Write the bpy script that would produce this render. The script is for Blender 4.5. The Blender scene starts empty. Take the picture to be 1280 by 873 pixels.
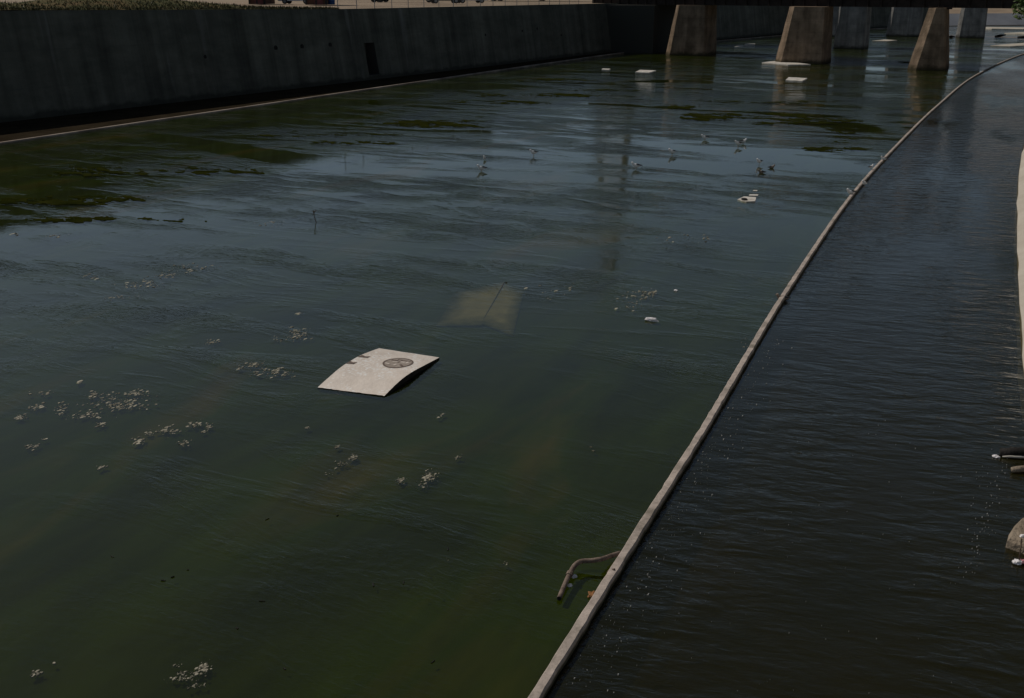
import bpy, bmesh, math, random
from mathutils import Vector, Matrix, noise as mnoise
random.seed(7)
S = bpy.context.scene
COL = S.collection
R = math.radians

# ------------------------------------------------------------------ camera model (used to read real positions off the water plane)
F, W, H, CH = 1350.0, 1280.0, 873.0, 8.0
PIT = math.atan(444.5 / F)
CP, SP = math.cos(PIT), math.sin(PIT)

def P(x, y, z=0.0):
    a, b = (x - W / 2) / F, (H / 2 - y) / F
    d = Vector((a, CP + b * SP, -SP + b * CP))
    t = (z - CH) / d.z
    return Vector((0, 0, CH)) + d * t

def zat(X, Y, py):
    b = (H / 2 - py) / F
    return CH + Y * (b * CP - SP) / (CP + b * SP)

def pxat(X, Y, z):
    fw = Y * CP - (z - CH) * SP
    return W / 2 + F * X / fw, H / 2 - F * (Y * SP + (z - CH) * CP) / fw

RIV = Vector((math.sin(R(24.5)), math.cos(R(24.5)), 0))      # downstream -> away from the camera
ACR = Vector((math.cos(R(24.5)), -math.sin(R(24.5)), 0))     # across, towards the right bank

# ------------------------------------------------------------------ object helpers
def tag(o, label=None, cat=None, group=None, kind=None):
    if label: o['label'] = label
    if cat: o['category'] = cat
    if group: o['group'] = group
    if kind: o['kind'] = kind
    return o

def empty(name, loc, label, cat, group=None, rz=0.0):
    o = bpy.data.objects.new(name, None)
    o.empty_display_size = 0.2
    COL.objects.link(o)
    o.location = loc
    o.rotation_euler = (0, 0, rz)
    return tag(o, label, cat, group)

class MB:
    def __init__(s): s.v, s.f, s.uv = [], [], {}
    def add(s, vs, fs):
        n = len(s.v)
        s.v += [tuple(v) for v in vs]
        s.f += [tuple(i + n for i in f) for f in fs]
        return n
    def box(s, c, d, rz=0.0, rx=0.0, ry=0.0):
        m = Matrix.Translation(c) @ Matrix.Rotation(rz, 4, 'Z') @ Matrix.Rotation(rx, 4, 'X') @ Matrix.Rotation(ry, 4, 'Y')
        vs = [m @ Vector((x * d[0] / 2, y * d[1] / 2, z * d[2] / 2)) for x in (-1, 1) for y in (-1, 1) for z in (-1, 1)]
        s.add(vs, [(0, 1, 3, 2), (4, 6, 7, 5), (0, 4, 5, 1), (2, 3, 7, 6), (0, 2, 6, 4), (1, 5, 7, 3)])
    def tube(s, pts, rad, n=8, cap=True):
        pts = [Vector(p) for p in pts]
        rads = rad if isinstance(rad, (list, tuple)) else [rad] * len(pts)
        rings = []
        for i, p in enumerate(pts):
            t = (pts[min(i + 1, len(pts) - 1)] - pts[max(i - 1, 0)]).normalized()
            up = Vector((0, 0, 1)) if abs(t.z) < 0.9 else Vector((1, 0, 0))
            a = t.cross(up).normalized(); b = a.cross(t)
            rings.append([p + (a * math.cos(2 * math.pi * k / n) + b * math.sin(2 * math.pi * k / n)) * rads[i] for k in range(n)])
        vs = [v for r in rings for v in r]
        fs = [(i * n + k, i * n + (k + 1) % n, (i + 1) * n + (k + 1) % n, (i + 1) * n + k) for i in range(len(pts) - 1) for k in range(n)]
        if cap: fs += [tuple(range(n))[::-1], tuple(range((len(pts) - 1) * n, len(pts) * n))]
        s.add(vs, fs)
    def loft(s, rings, cap=True):
        n = len(rings[0])
        vs = [v for r in rings for v in r]
        fs = [(i * n + k, i * n + (k + 1) % n, (i + 1) * n + (k + 1) % n, (i + 1) * n + k) for i in range(len(rings) - 1) for k in range(n)]
        if cap: fs += [tuple(range(n))[::-1], tuple(range((len(rings) - 1) * n, len(rings) * n))]
        s.add(vs, fs)
    def prism(s, poly, z0, z1, top=None):
        top = top or poly
        n = len(poly)
        vs = [(p[0], p[1], z0) for p in poly] + [(p[0], p[1], z1) for p in top]
        s.add(vs, [tuple(range(n))[::-1], tuple(range(n, 2 * n))] + [(i, (i + 1) % n, n + (i + 1) % n, n + i) for i in range(n)])
    def build(s, name, mat, parent=None, smooth=False, fix=True, bevel=0.0, uvs=None):
        me = bpy.data.meshes.new(name)
        me.from_pydata(s.v, [], s.f)
        if fix:
            bm = bmesh.new(); bm.from_mesh(me)
            bmesh.ops.recalc_face_normals(bm, faces=bm.faces)
            if bevel > 0:
                bmesh.ops.bevel(bm, geom=[e for e in bm.edges if e.calc_face_angle(0) > 0.5], offset=bevel, segments=2, affect='EDGES', profile=0.6)
            bm.to_mesh(me); bm.free()
        if uvs is not None:
            l = me.uv_layers.new(name='UVMap')
            for lp in me.loops: l.data[lp.index].uv = uvs[lp.vertex_index]
        if smooth:
            for p in me.polygons: p.use_smooth = True
        for m in (mat if isinstance(mat, list) else [mat]): me.materials.append(m)
        o = bpy.data.objects.new(name, me)
        COL.objects.link(o)
        if parent: o.parent = parent
        return o

def copy_tree(o, parent=None):
    kids = [c for c in o.children]
    c = o.copy(); COL.objects.link(c); c.parent = parent
    for k in kids: copy_tree(k, c)
    return c

# ------------------------------------------------------------------ materials
class N:
    def __init__(s, name):
        s.m = bpy.data.materials.new(name); s.m.use_nodes = True
        s.t = s.m.node_tree; s.t.nodes.clear()
        s.out = s.t.nodes.new('ShaderNodeOutputMaterial')
    def n(s, typ, **kw):
        nd = s.t.nodes.new('ShaderNode' + typ)
        for k, v in kw.items():
            if k.startswith('i_'): nd.inputs[k[2:].replace('_', ' ')].default_value = v
            else: setattr(nd, k, v)
        return nd
    def l(s, a, b): s.t.links.new(a, b)
    def coord(s, scale=(1, 1, 1), rot=0.0, kind='Object'):
        tc = s.n('TexCoord'); mp = s.n('Mapping')
        mp.inputs['Scale'].default_value = scale
        mp.inputs['Rotation'].default_value = (0, 0, rot)
        if rot:
            m0 = s.n('Mapping'); m0.inputs['Rotation'].default_value = (0, 0, rot)
            mp.inputs['Rotation'].default_value = (0, 0, 0)
            s.l(tc.outputs[kind], m0.inputs['Vector']); s.l(m0.outputs[0], mp.inputs['Vector'])
        else: s.l(tc.outputs[kind], mp.inputs['Vector'])
        return mp.outputs[0]
    def noise(s, vec, scale, detail=3, rough=0.55, dist=0.0):
        nd = s.n('TexNoise'); nd.inputs['Scale'].default_value = scale; nd.inputs['Detail'].default_value = detail
        nd.inputs['Roughness'].default_value = rough; nd.inputs['Distortion'].default_value = dist
        s.l(vec, nd.inputs['Vector']); return nd.outputs['Fac']
    def ramp(s, fac, stops):
        nd = s.n('ValToRGB'); e = nd.color_ramp.elements
        while len(e) < len(stops): e.new(0.5)
        for k, (p, c) in enumerate(stops):
            e[k].position = p
            e[k].color = (c, c, c, 1) if isinstance(c, (int, float)) else (*c, 1)
        s.l(fac, nd.inputs[0]); return nd.outputs[0]
    def math(s, op, a, b=0.0):
        nd = s.n('Math', operation=op)
        for k, v in enumerate((a, b)):
            if isinstance(v, (int, float)): nd.inputs[k].default_value = v
            else: s.l(v, nd.inputs[k])
        return nd.outputs[0]
    def mix(s, fac, a, b, typ='MIX'):
        nd = s.n('Mix', data_type='RGBA', blend_type=typ)
        for k, v in ((0, fac), (6, a), (7, b)):
            if isinstance(v, (int, float)): nd.inputs[k].default_value = v
            elif isinstance(v, tuple): nd.inputs[k].default_value = (*v, 1)
            else: s.l(v, nd.inputs[k])
        return nd.outputs[2]
    def principled(s, col, rough=0.8, bump=None, dist=0.02, spec=0.3, metal=0.0):
        b = s.n('BsdfPrincipled')
        if isinstance(col, tuple): b.inputs['Base Color'].default_value = (*col, 1)
        else: s.l(col, b.inputs['Base Color'])
        if isinstance(rough, (int, float)): b.inputs['Roughness'].default_value = rough
        else: s.l(rough, b.inputs['Roughness'])
        b.inputs['Specular IOR Level'].default_value = spec
        b.inputs['Metallic'].default_value = metal
        if bump is not None:
            bp = s.n('Bump'); bp.inputs['Distance'].default_value = dist; bp.inputs['Strength'].default_value = 1
            s.l(bump, bp.inputs['Height']); s.l(bp.outputs[0], b.inputs['Normal'])
        s.l(b.outputs[0], s.out.inputs['Surface'])
        return s.m

def mottled(name, a, b, scale=3.0, rough=0.85, bump=0.02, metal=0.0, detail=6, spec=0.12):
    m = N(name); v = m.coord()
    f = m.noise(v, scale, detail, 0.6)
    c = m.ramp(f, [(0.3, a), (0.72, b)])
    return m.principled(c, rough, m.noise(v, scale * 6, 4), bump, spec, metal)

def wall_mat():
    m = N('stained_concrete'); 
    uv = m.n('TexCoord').outputs['UV']
    def mp(sx, sy):
        q = m.n('Mapping'); q.inputs['Scale'].default_value = (sx, sy, 1); m.l(uv, q.inputs['Vector']); return q.outputs[0]
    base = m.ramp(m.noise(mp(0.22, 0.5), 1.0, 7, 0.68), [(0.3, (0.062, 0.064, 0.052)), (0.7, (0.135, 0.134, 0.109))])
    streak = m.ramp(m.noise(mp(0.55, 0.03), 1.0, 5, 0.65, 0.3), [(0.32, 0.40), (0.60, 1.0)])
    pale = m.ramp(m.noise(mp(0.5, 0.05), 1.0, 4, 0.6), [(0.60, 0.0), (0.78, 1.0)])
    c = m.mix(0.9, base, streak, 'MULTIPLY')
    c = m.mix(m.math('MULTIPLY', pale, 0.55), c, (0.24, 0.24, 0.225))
    # damp, dark algae belt along the foot and a dark rim under the coping
    sep = m.n('SeparateXYZ'); m.l(uv, sep.inputs[0])
    nz = m.noise(mp(0.8, 0.6), 1.0, 4)
    foot = m.ramp(m.math('ADD', sep.outputs[1], m.math('MULTIPLY', nz, 0.9)), [(0.75, 1.0), (1.0, 0.0)])
    c = m.mix(m.math('MULTIPLY', foot, 0.75), c, (0.025, 0.025, 0.02))
    # formwork joints
    jt = m.math('PINGPONG', sep.outputs[0], 4.0)
    jl = m.math('LESS_THAN', jt, 0.05)
    jh = m.math('LESS_THAN', m.math('PINGPONG', m.math('ADD', sep.outputs[1], 0.4), 1.2), 0.03)
    c = m.mix(m.math('MULTIPLY', m.math('MAXIMUM', jl, jh), 0.35), c, (0.06, 0.06, 0.055))
    return m.principled(c, 0.9, m.noise(mp(1, 1), 3.0, 5), 0.03, 0.2)

def water_mat(name, kind):
    m = N(name)
    ang = R(24.5)
    v = m.coord((1, 1, 1), ang)
    if kind == 'shallow':
        vm = m.coord((0.045, 0.15, 1), ang)
        big = m.ramp(m.noise(vm, 1.0, 5, 0.6, 0.8), [(0.42, 0.0), (0.58, 1.0)])
        vb = m.coord((0.25, 0.7, 1), R(30))
        brk = m.ramp(m.noise(vb, 1.0, 4, 0.65, 0.6), [(0.42, 0.08), (0.60, 1.0)])
        # livelier current farther out, where the bed shoals towards the bridge
        sy = m.n('SeparateXYZ'); m.l(m.coord(), sy.inputs[0])
        far = m.n('MapRange'); far.inputs[1].default_value = 14; far.inputs[2].default_value = 150; far.inputs[3].default_value = 0.55; far.inputs[4].default_value = 3.0
        m.l(sy.outputs[1], far.inputs[0])
        mask = m.math('MULTIPLY', m.math('MULTIPLY', big, brk), far.outputs[0])
        vs = m.coord((0.75, 1.7, 1), R(38))
        fine = m.noise(vs, 5.5, 3, 0.6, 0.6)
        mid = m.noise(m.coord((0.5, 1.5, 1), R(12)), 0.9, 3, 0.5, 0.3)
        h = m.math('ADD', m.math('MULTIPLY', m.math('MULTIPLY', fine, m.math('ADD', mask, 0.03)), 0.026),
                   m.math('MULTIPLY', m.math('MULTIPLY', mid, m.math('ADD', mask, 0.10)), 0.014))
        tint, rough = (0.70, 0.76, 0.46), 0.035
    else:
        vs = m.coord((0.8, 1.8, 1), R(16))
        fine = m.noise(vs, 4.6, 3, 0.55, 0.6)
        mid = m.noise(vs, 1.15, 2, 0.5, 0.4)
        vm = m.coord((0.22, 0.06, 1), ang)
        mask = m.ramp(m.noise(vm, 1.0, 3), [(0.36, 0.15), (0.62, 1.0)])
        h = m.math('MULTIPLY', mask, m.math('ADD', m.math('MULTIPLY', fine, 0.022), m.math('MULTIPLY', mid, 0.080)))
        tint, rough = (0.44, 0.42, 0.27), 0.05
    bp = m.n('Bump'); bp.inputs['Strength'].default_value = 1.0; bp.inputs['Distance'].default_value = 1.0
    m.l(h, bp.inputs['Height'])
    fr = m.n('Fresnel'); fr.inputs['IOR'].default_value = 1.33; m.l(bp.outputs[0], fr.inputs['Normal'])
    gl = m.n('BsdfGlossy'); gl.inputs['Roughness'].default_value = rough; m.l(bp.outputs[0], gl.inputs['Normal'])
    gl.inputs['Color'].default_value = (1, 1, 1, 1)
    tr = m.n('BsdfTransparent'); tr.inputs['Color'].default_value = (*tint, 1)
    # suspended silt: turbid water scatters some light before it reaches the bed
    df = m.n('BsdfDiffuse'); murk = m.n('MixShader')
    df.inputs['Color'].default_value = (0.031, 0.042, 0.002, 1) if kind == 'shallow' else (0.020, 0.020, 0.005, 1)
    murk.inputs[0].default_value = 0.20 if kind == 'shallow' else 0.45
    m.l(tr.outputs[0], murk.inputs[1]); m.l(df.outputs[0], murk.inputs[2])
    mx = m.n('MixShader'); m.l(fr.outputs[0], mx.inputs[0]); m.l(murk.outputs[0], mx.inputs[1]); m.l(gl.outputs[0], mx.inputs[2])
    m.l(mx.outputs[0], m.out.inputs['Surface'])
    return m.m

def bed_mat():
    m = N('algae_bed'); ang = R(24.5)
    v = m.coord((0.33, 0.10, 1), ang)
    v2 = m.coord((0.9, 0.25, 1), ang)
    c = m.ramp(m.noise(v, 1.0, 4, 0.5, 0.7), [(0.30, (0.022, 0.025, 0.008)), (0.45, (0.044, 0.051, 0.004)), (0.57, (0.050, 0.066, 0.0015)), (0.70, (0.120, 0.086, 0.018))])
    dk = m.ramp(m.noise(v2, 1.0, 5, 0.6), [(0.35, 0.55), (0.6, 1.0)])
    c = m.mix(1.0, c, dk, 'MULTIPLY')
    sp = m.ramp(m.noise(m.coord(), 11.0, 2, 0.5), [(0.745, 0.0), (0.77, 1.0)])
    c = m.mix(m.math('MULTIPLY', sp, 0.7), c, (0.012, 0.012, 0.010))
    return m.principled(c, 0.95, None, 0.02, 0.0)

def grass_mat():
    m = N('dry_grass'); v = m.coord()
    c = m.ramp(m.noise(v, 0.6, 6, 0.65), [(0.3, (0.028, 0.040, 0.010)), (0.5, (0.062, 0.06, 0.018)), (0.66, (0.13, 0.085, 0.036))])
    return m.principled(c, 0.95, m.noise(v, 4, 5), 0.15, 0.1)

def leaf_mat(name, a, b):
    m = N(name)
    oi = m.n('NewGeometry').outputs['Random Per Island']
    c = m.ramp(oi, [(0.0, a), (1.0, b)])
    return m.principled(c, 0.6, None, 0, 0.3)

M = {}
M['wall'] = wall_mat()
M['kerb'] = mottled('pale_concrete', (0.27, 0.23, 0.197), (0.50, 0.43, 0.37), 3.5, 0.9, 0.03)
def kerb_mat():
    m = N('pale_worn_concrete'); v = m.coord()
    c = m.ramp(m.noise(v, 4.0, 6, 0.65), [(0.3, (0.27, 0.23, 0.20)), (0.7, (0.53, 0.45, 0.39))])
    st = m.ramp(m.noise(m.coord((1, 1, 0.4)), 1.3, 6, 0.7), [(0.51, 0.0), (0.66, 1.0)])
    c = m.mix(m.math('MULTIPLY', st, 0.7), c, (0.13, 0.115, 0.085))
    z = m.n('SeparateXYZ'); m.l(m.coord(), z.inputs[0])
    wet = m.ramp(m.math('ADD', z.outputs[2], m.math('MULTIPLY', m.noise(v, 2.5, 4), 0.05)), [(0.055, 1.0), (0.10, 0.0)])
    c = m.mix(m.math('MULTIPLY', wet, 0.9), c, (0.025, 0.028, 0.012))
    return m.principled(c, 0.9, m.noise(v, 22, 5), 0.012, 0.15)
M['kerb'] = kerb_mat()
M['wallkerb'] = mottled('stained_kerb_concrete', (0.11, 0.09, 0.075), (0.40, 0.34, 0.29), 0.35, 0.95, 0.02, spec=0.0)
M['algae'] = mottled('painted_reflection_olive', (0.009, 0.012, 0.002), (0.027, 0.029, 0.006), 1.2, 0.95, 0.05, spec=0.0)  # dark olive standing in for reflections on the shallows
def pier_mat(name, a, b):
    m = N(name); v = m.coord()
    c = m.ramp(m.noise(v, 0.7, 6, 0.62), [(0.3, a), (0.7, b)])
    st = m.ramp(m.noise(m.coord((1.3, 1.3, 0.09)), 1.0, 5, 0.6), [(0.40, 0.65), (0.62, 1.0)])
    c = m.mix(1.0, c, st, 'MULTIPLY')
    z = m.n('SeparateXYZ'); m.l(v, z.inputs[0])
    wet = m.ramp(m.math('ADD', z.outputs[2], m.math('MULTIPLY', m.noise(v, 1.6, 4), 0.8)), [(0.55, 1.0), (0.95, 0.0)])
    c = m.mix(m.math('MULTIPLY', wet, 0.8), c, (0.028, 0.026, 0.014))
    jl = m.math('LESS_THAN', m.math('PINGPONG', z.outputs[2], 0.6), 0.025)
    c = m.mix(m.math('MULTIPLY', jl, 0.25), c, (0.04, 0.035, 0.03))
    return m.principled(c, 0.95, m.noise(v, 5, 5), 0.06, 0.05)
M['ledge'] = mottled('damp_ledge', (0.018, 0.014, 0.009), (0.036, 0.028, 0.018), 0.5, 0.95, 0.03, spec=0.0)
M['bank'] = mottled('bank_concrete', (0.36, 0.32, 0.26), (0.50, 0.46, 0.39), 0.4, 0.9, 0.03)
M['greybank'] = mottled('grey_bank_concrete', (0.16, 0.17, 0.19), (0.25, 0.26, 0.28), 0.15, 0.9, 0.05)
M['dirt'] = mottled('tan_dirt', (0.20, 0.15, 0.105), (0.36, 0.28, 0.20), 0.12, 0.95, 0.1)
M['pier'] = pier_mat('pier_concrete', (0.14, 0.105, 0.072), (0.34, 0.25, 0.175))
M['greypier'] = pier_mat('grey_pier_concrete', (0.17, 0.17, 0.165), (0.33, 0.32, 0.30))
M['steel'] = mottled('dark_bridge_steel', (0.016, 0.013, 0.012), (0.04, 0.03, 0.025), 1.5, 0.8, 0.01)
M['shallow'] = water_mat('shallow_water', 'shallow')
M['channel'] = water_mat('channel_water', 'channel')
M['bed'] = bed_mat()
M['deepbed'] = mottled('silty_channel_bed', (0.026, 0.024, 0.006), (0.095, 0.064, 0.014), 0.35, 0.95, 0.05, spec=0.0)
M['grass'] = grass_mat()
M['tuft'] = leaf_mat('grass_blades', (0.025, 0.038, 0.008), (0.105, 0.075, 0.03))
M['leaf'] = leaf_mat('green_leaves', (0.04, 0.075, 0.015), (0.10, 0.15, 0.03))
M['darkleaf'] = leaf_mat('dark_leaves', (0.02, 0.03, 0.012), (0.05, 0.065, 0.02))
M['bark'] = mottled('bark', (0.05, 0.035, 0.025), (0.11, 0.08, 0.055), 4, 0.9, 0.05)
M['foam'] = mottled('white_foam_board', (0.34, 0.31, 0.26), (0.74, 0.70, 0.64), 2.2, 0.6, 0.01)
M['scum'] = leaf_mat('tan_scum', (0.06, 0.054, 0.03), (0.37, 0.34, 0.255))
M['fleck'] = mottled('pale_flecks', (0.22, 0.22, 0.21), (0.5, 0.5, 0.48), 9, 0.6, 0.02)
M['pipe'] = mottled('rusty_pipe', (0.10, 0.07, 0.055), (0.26, 0.20, 0.16), 9, 0.7, 0.01)
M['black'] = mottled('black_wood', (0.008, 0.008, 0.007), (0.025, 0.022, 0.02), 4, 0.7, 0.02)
M['rock'] = mottled('tan_rock', (0.18, 0.14, 0.10), (0.34, 0.28, 0.21), 3, 0.9, 0.05)
M['plastic'] = mottled('white_plastic', (0.66, 0.62, 0.62), (0.8, 0.78, 0.78), 6, 0.4, 0.005, spec=0.5)
M['pink'] = mottled('pink_plastic', (0.45, 0.16, 0.18), (0.62, 0.32, 0.34), 6, 0.5, 0.005)
M['orange'] = mottled('orange_brown_leaf', (0.20, 0.09, 0.03), (0.36, 0.18, 0.08), 6, 0.8, 0.01)
def silted():
    m = N('silted_tan_board'); v = m.coord(); uv = m.n('TexCoord').outputs['UV']
    c = m.ramp(m.noise(v, 1.8, 5, 0.6), [(0.3, (0.23, 0.175, 0.155)), (0.7, (0.34, 0.26, 0.235))])
    sep = m.n('SeparateXYZ'); m.l(uv, sep.inputs[0])
    e = m.math('MINIMUM', m.math('PINGPONG', sep.outputs[0], 0.5), m.math('PINGPONG', sep.outputs[1], 0.5))
    e = m.math('ADD', e, m.math('MULTIPLY', m.math('SUBTRACT', m.noise(v, 3.5, 4), 0.5), 0.22))
    k = m.ramp(e, [(0.0, 0.0), (0.23, 1.0)])
    return m.principled(m.mix(k, (0.055, 0.052, 0.016), c), 0.95, None, 0, 0.0)
M['submat'] = silted()
M['white_f'] = mottled('white_feathers', (0.76, 0.75, 0.73), (0.84, 0.83, 0.81), 20, 0.8, 0.002)
M['grey_f'] = mottled('dark_grey_feathers', (0.03, 0.03, 0.032), (0.08, 0.08, 0.082), 20, 0.8, 0.002)
M['brown_f'] = mottled('brown_feathers', (0.10, 0.075, 0.055), (0.42, 0.34, 0.27), 20, 0.8, 0.002)
M['beak'] = mottled('bill', (0.12, 0.08, 0.03), (0.25, 0.16, 0.05), 20, 0.5, 0.001)
M['brick'] = mottled('brown_siding', (0.10, 0.05, 0.035), (0.18, 0.09, 0.06), 0.8, 0.9, 0.03)
M['darkwall'] = mottled('dark_industrial_wall', (0.03, 0.03, 0.03), (0.06, 0.055, 0.05), 0.2, 0.9, 0.03)
M['glass'] = mottled('dark_glass', (0.01, 0.012, 0.015), (0.02, 0.022, 0.026), 1, 0.1, 0.0, spec=0.6)
M['tyre'] = mottled('tyre_rubber', (0.012, 0.012, 0.012), (0.025, 0.025, 0.025), 5, 0.9, 0.01)
M['metal'] = mottled('galvanised_metal', (0.22, 0.22, 0.22), (0.34, 0.34, 0.34), 6, 0.5, 0.005, metal=0.6)
M['wpaint'] = mottled('white_paint', (0.68, 0.68, 0.68), (0.78, 0.78, 0.78), 2, 0.35, 0.001, spec=0.5)
M['rpaint'] = mottled('dark_red_paint', (0.10, 0.015, 0.015), (0.17, 0.03, 0.028), 2, 0.5, 0.001, spec=0.5)
M['kpaint'] = mottled('black_paint', (0.01, 0.01, 0.012), (0.02, 0.02, 0.022), 2, 0.35, 0.001, spec=0.5)
M['bpaint'] = mottled('blue_plastic', (0.02, 0.06, 0.18), (0.03, 0.09, 0.26), 2, 0.5, 0.002, spec=0.5)
M['sand'] = mottled('wet_sand', (0.30, 0.27, 0.22), (0.56, 0.52, 0.44), 0.5, 0.9, 0.04)

def speckled_foam():
    m = N('speckled_panel_skin'); v = m.coord()
    c = m.ramp(m.noise(v, 3.0, 6, 0.65), [(0.28, (0.64, 0.56, 0.485)), (0.7, (0.80, 0.715, 0.63))])
    dirt = m.ramp(m.noise(v, 1.4, 5, 0.6), [(0.60, 0.0), (0.75, 1.0)])
    c = m.mix(m.math('MULTIPLY', dirt, 0.25), c, (0.36, 0.31, 0.25))
    vo = m.n('TexVoronoi'); vo.inputs['Scale'].default_value = 11.0; m.l(m.coord((1.0, 2.4, 1.0), R(-20)), vo.inputs['Vector'])
    dots = m.math('LESS_THAN', vo.outputs['Distance'], m.math('MULTIPLY', m.ramp(m.noise(v, 2.2, 2), [(0.40, 0.0), (0.60, 1.0)]), 0.42))
    c = m.mix(m.math('MULTIPLY', dots, 0.95), c, (0.85, 0.83, 0.79))
    return m.principled(c, 0.6, m.noise(v, 14, 4), 0.008, 0.3)
M['panel'] = speckled_foam()
M['emblem'] = mottled('faded_brown_print', (0.11, 0.08, 0.065), (0.22, 0.17, 0.14), 14, 0.7, 0.001)
M['emblemfill'] = mottled('faded_taupe_print', (0.29, 0.24, 0.20), (0.43, 0.37, 0.32), 14, 0.7, 0.001)

# ------------------------------------------------------------------ river plan
A = Vector((-33.07, 70.81, 0)); B = Vector((16.38, 163.63, 0))
wd = (B - A).normalized()
foot = [A - wd * 75, A - wd * 30, A, A + (B - A) * 0.33, A + (B - A) * 0.66, B, Vector((31.6, 194.5, 0)), Vector((48.2, 220.2, 0)), Vector((70.5, 253.7, 0)), Vector((90, 274.4, 0)), Vector((110, 290.5, 0))]
farfoot = [Vector((110, 290.5, 0)), Vector((120, 295.5, 0)), Vector((138, 301, 0)), Vector((175, 309, 0)), Vector((240, 315, 0)), Vector((360, 312, 0))]
kl = [P(0, 180), P(455, 113), P(780, 66), P(882, 53), P(960, 46), P(1040, 39), P(1110, 35.5)]
kd = (kl[1] - kl[0]).normalized()
kerbL = [kl[0] - kd * 70] + kl + [Vector((111, 289.5, 0)), Vector((138, 297.5, 0)), Vector((175, 305, 0)), Vector((240, 311, 0)), Vector((360, 308, 0))]
kerbR = [Vector((-14, -26, 0)), Vector((-5.6, -3.5, 0)), P(685, 853), P(783, 695), P(880, 540), P(975, 380), P(1062, 250), P(1110, 195), P(1170, 135), P(1220, 95), P(1280, 68),
         Vector((92, 186, 0)), Vector((122, 218, 0)), Vector((165, 246, 0)), Vector((230, 266, 0)), Vector((360, 275, 0))]
def smooth_line(pts, sub):
    out = []
    for i in range(len(pts) - 1):
        p0, p1, p2, p3 = pts[max(i - 1, 0)], pts[i], pts[i + 1], pts[min(i + 2, len(pts) - 1)]
        for k in range(sub):
            t = k / sub
            m1 = (p2 - p0) / 2; m2 = (p3 - p1) / 2
            L = (p2 - p1).length
            if (p1 - p0).length > 0: m1 = m1.normalized() * L
            if (p3 - p2).length > 0: m2 = m2.normalized() * L
            if i == 0: m1 = (p2 - p1)
            if i == len(pts) - 2: m2 = (p2 - p1)
            out.append(p1 * (2 * t**3 - 3 * t**2 + 1) + m1 * (t**3 - 2 * t**2 + t) + p2 * (-2 * t**3 + 3 * t**2) + m2 * (t**3 - t**2))
    return out + [pts[-1]]
kR = smooth_line(kerbR, 12)
kL = smooth_line(kerbL, 6)
def normals(pts):           # unit vectors to the right of the walking direction
    r = []
    for i in range(len(pts)):
        t = (pts[min(i + 1, len(pts) - 1)] - pts[max(i - 1, 0)]).normalized()
        r.append(Vector((t.y, -t.x, 0)))
    return r
nR, nL = normals(kR), normals(kL)
rb_key = [Vector((1, -30, 0)), Vector((8.5, 5, 0)), P(1345, 640), P(1300, 540), P(1280, 470), P(1275, 400), P(1271, 300), P(1273, 220), P(1280, 180)]
rbank = smooth_line(rb_key + [Vector((38.5, 81, 0)), Vector((55, 113, 0)), Vector((80, 153, 0)), Vector((99, 182, 0)), Vector((128, 211, 0)), Vector((170, 238, 0)), Vector((234, 258, 0)), Vector((364, 267, 0))], 6)
nB = normals(rbank)

# ------------------------------------------------------------------ setting: bed, water, ground
def sheet(name, left, right, z, mat, label, cat):
    n = min(len(left), len(right))
    mb = MB()
    mb.add([(p.x, p.y, z) for p in left[:n]] + [(p.x, p.y, z) for p in right[:n]], [(i, n + i, n + i + 1, i + 1) for i in range(n - 1)])
    o = mb.build(name, mat); return tag(o, label, cat, kind='structure')

def resample(pts, n):
    L = [0]
    for i in range(1, len(pts)): L.append(L[-1] + (pts[i] - pts[i - 1]).length)
    out = []; j = 0
    for k in range(n):
        s = L[-1] * k / (n - 1)
        while j < len(L) - 2 and L[j + 1] < s: j += 1
        t = (s - L[j]) / max(L[j + 1] - L[j], 1e-9)
        out.append(pts[j].lerp(pts[j + 1], min(t, 1)))
    return out
NS = 90
kLs, kRs, rBs = resample(kL, NS), resample(kR, NS), resample(rbank, NS)
def poly_fill(name, loop, z, mat, label, cat):
    bm = bmesh.new()
    vs = [bm.verts.new((p.x, p.y, z)) for p in loop]
    f = bm.faces.new(vs)
    if f.normal.z < 0: f.normal_flip()
    bmesh.ops.triangulate(bm, faces=[f], ngon_method='EAR_CLIP')
    bm.normal_update()
    for f in bm.faces:
        if f.normal.z < 0: f.normal_flip()
    me = bpy.data.meshes.new(name); bm.to_mesh(me); bm.free()
    me.materials.append(mat)
    o = bpy.data.objects.new(name, me); COL.objects.link(o)
    return tag(o, label, cat, kind='structure')
bk = Vector((-130, -60, 0))
poly_fill('shallow_water', [Vector((-90, -40, 0))] + kL + kR[::-1], 0.0, M['shallow'], 'wide shallow sheet of dark green river water left of the long kerb', 'water')
poly_fill('channel_water', [p for p in kR] + rbank[::-1], -0.01, M['channel'], 'deeper rippled dark water in the narrow channel right of the kerb', 'water')
# the shallow bed stops at the kerb: build it from the same outline as the water above it
poly_fill('river_bed', [Vector((-90, -40, 0))] + kL + kR[::-1], -0.08, M['bed'], 'olive algae covered bed under the shallow water', 'river bed')
mb = MB(); LN = resample(kR, 700); LB = resample(rbank, 700); NW = 14
for a, b in zip(LN, LB):
    for k in range(NW):
        p = a.lerp(b, k / (NW - 1))
        mb.v.append((p.x, p.y, -0.58 + 0.16 * mnoise.noise(Vector((p.x * 0.9, p.y * 0.9, 0))) + 0.08 * mnoise.noise(Vector((p.x * 2.3, p.y * 2.3, 5)))))
mb.f = [(i * NW + k, i * NW + k + 1, (i + 1) * NW + k + 1, (i + 1) * NW + k) for i in range(699) for k in range(NW - 1)]
tag(mb.build('channel_bed', M['deepbed'], smooth=True), 'dark silty bed of the narrow deep channel', 'river bed', kind='structure')
mb = MB(); mb.add([(-3000, -3000, -2.5), (3000, -3000, -2.5), (3000, 3000, -2.5), (-3000, 3000, -2.5)], [(0, 1, 2, 3)])
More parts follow.
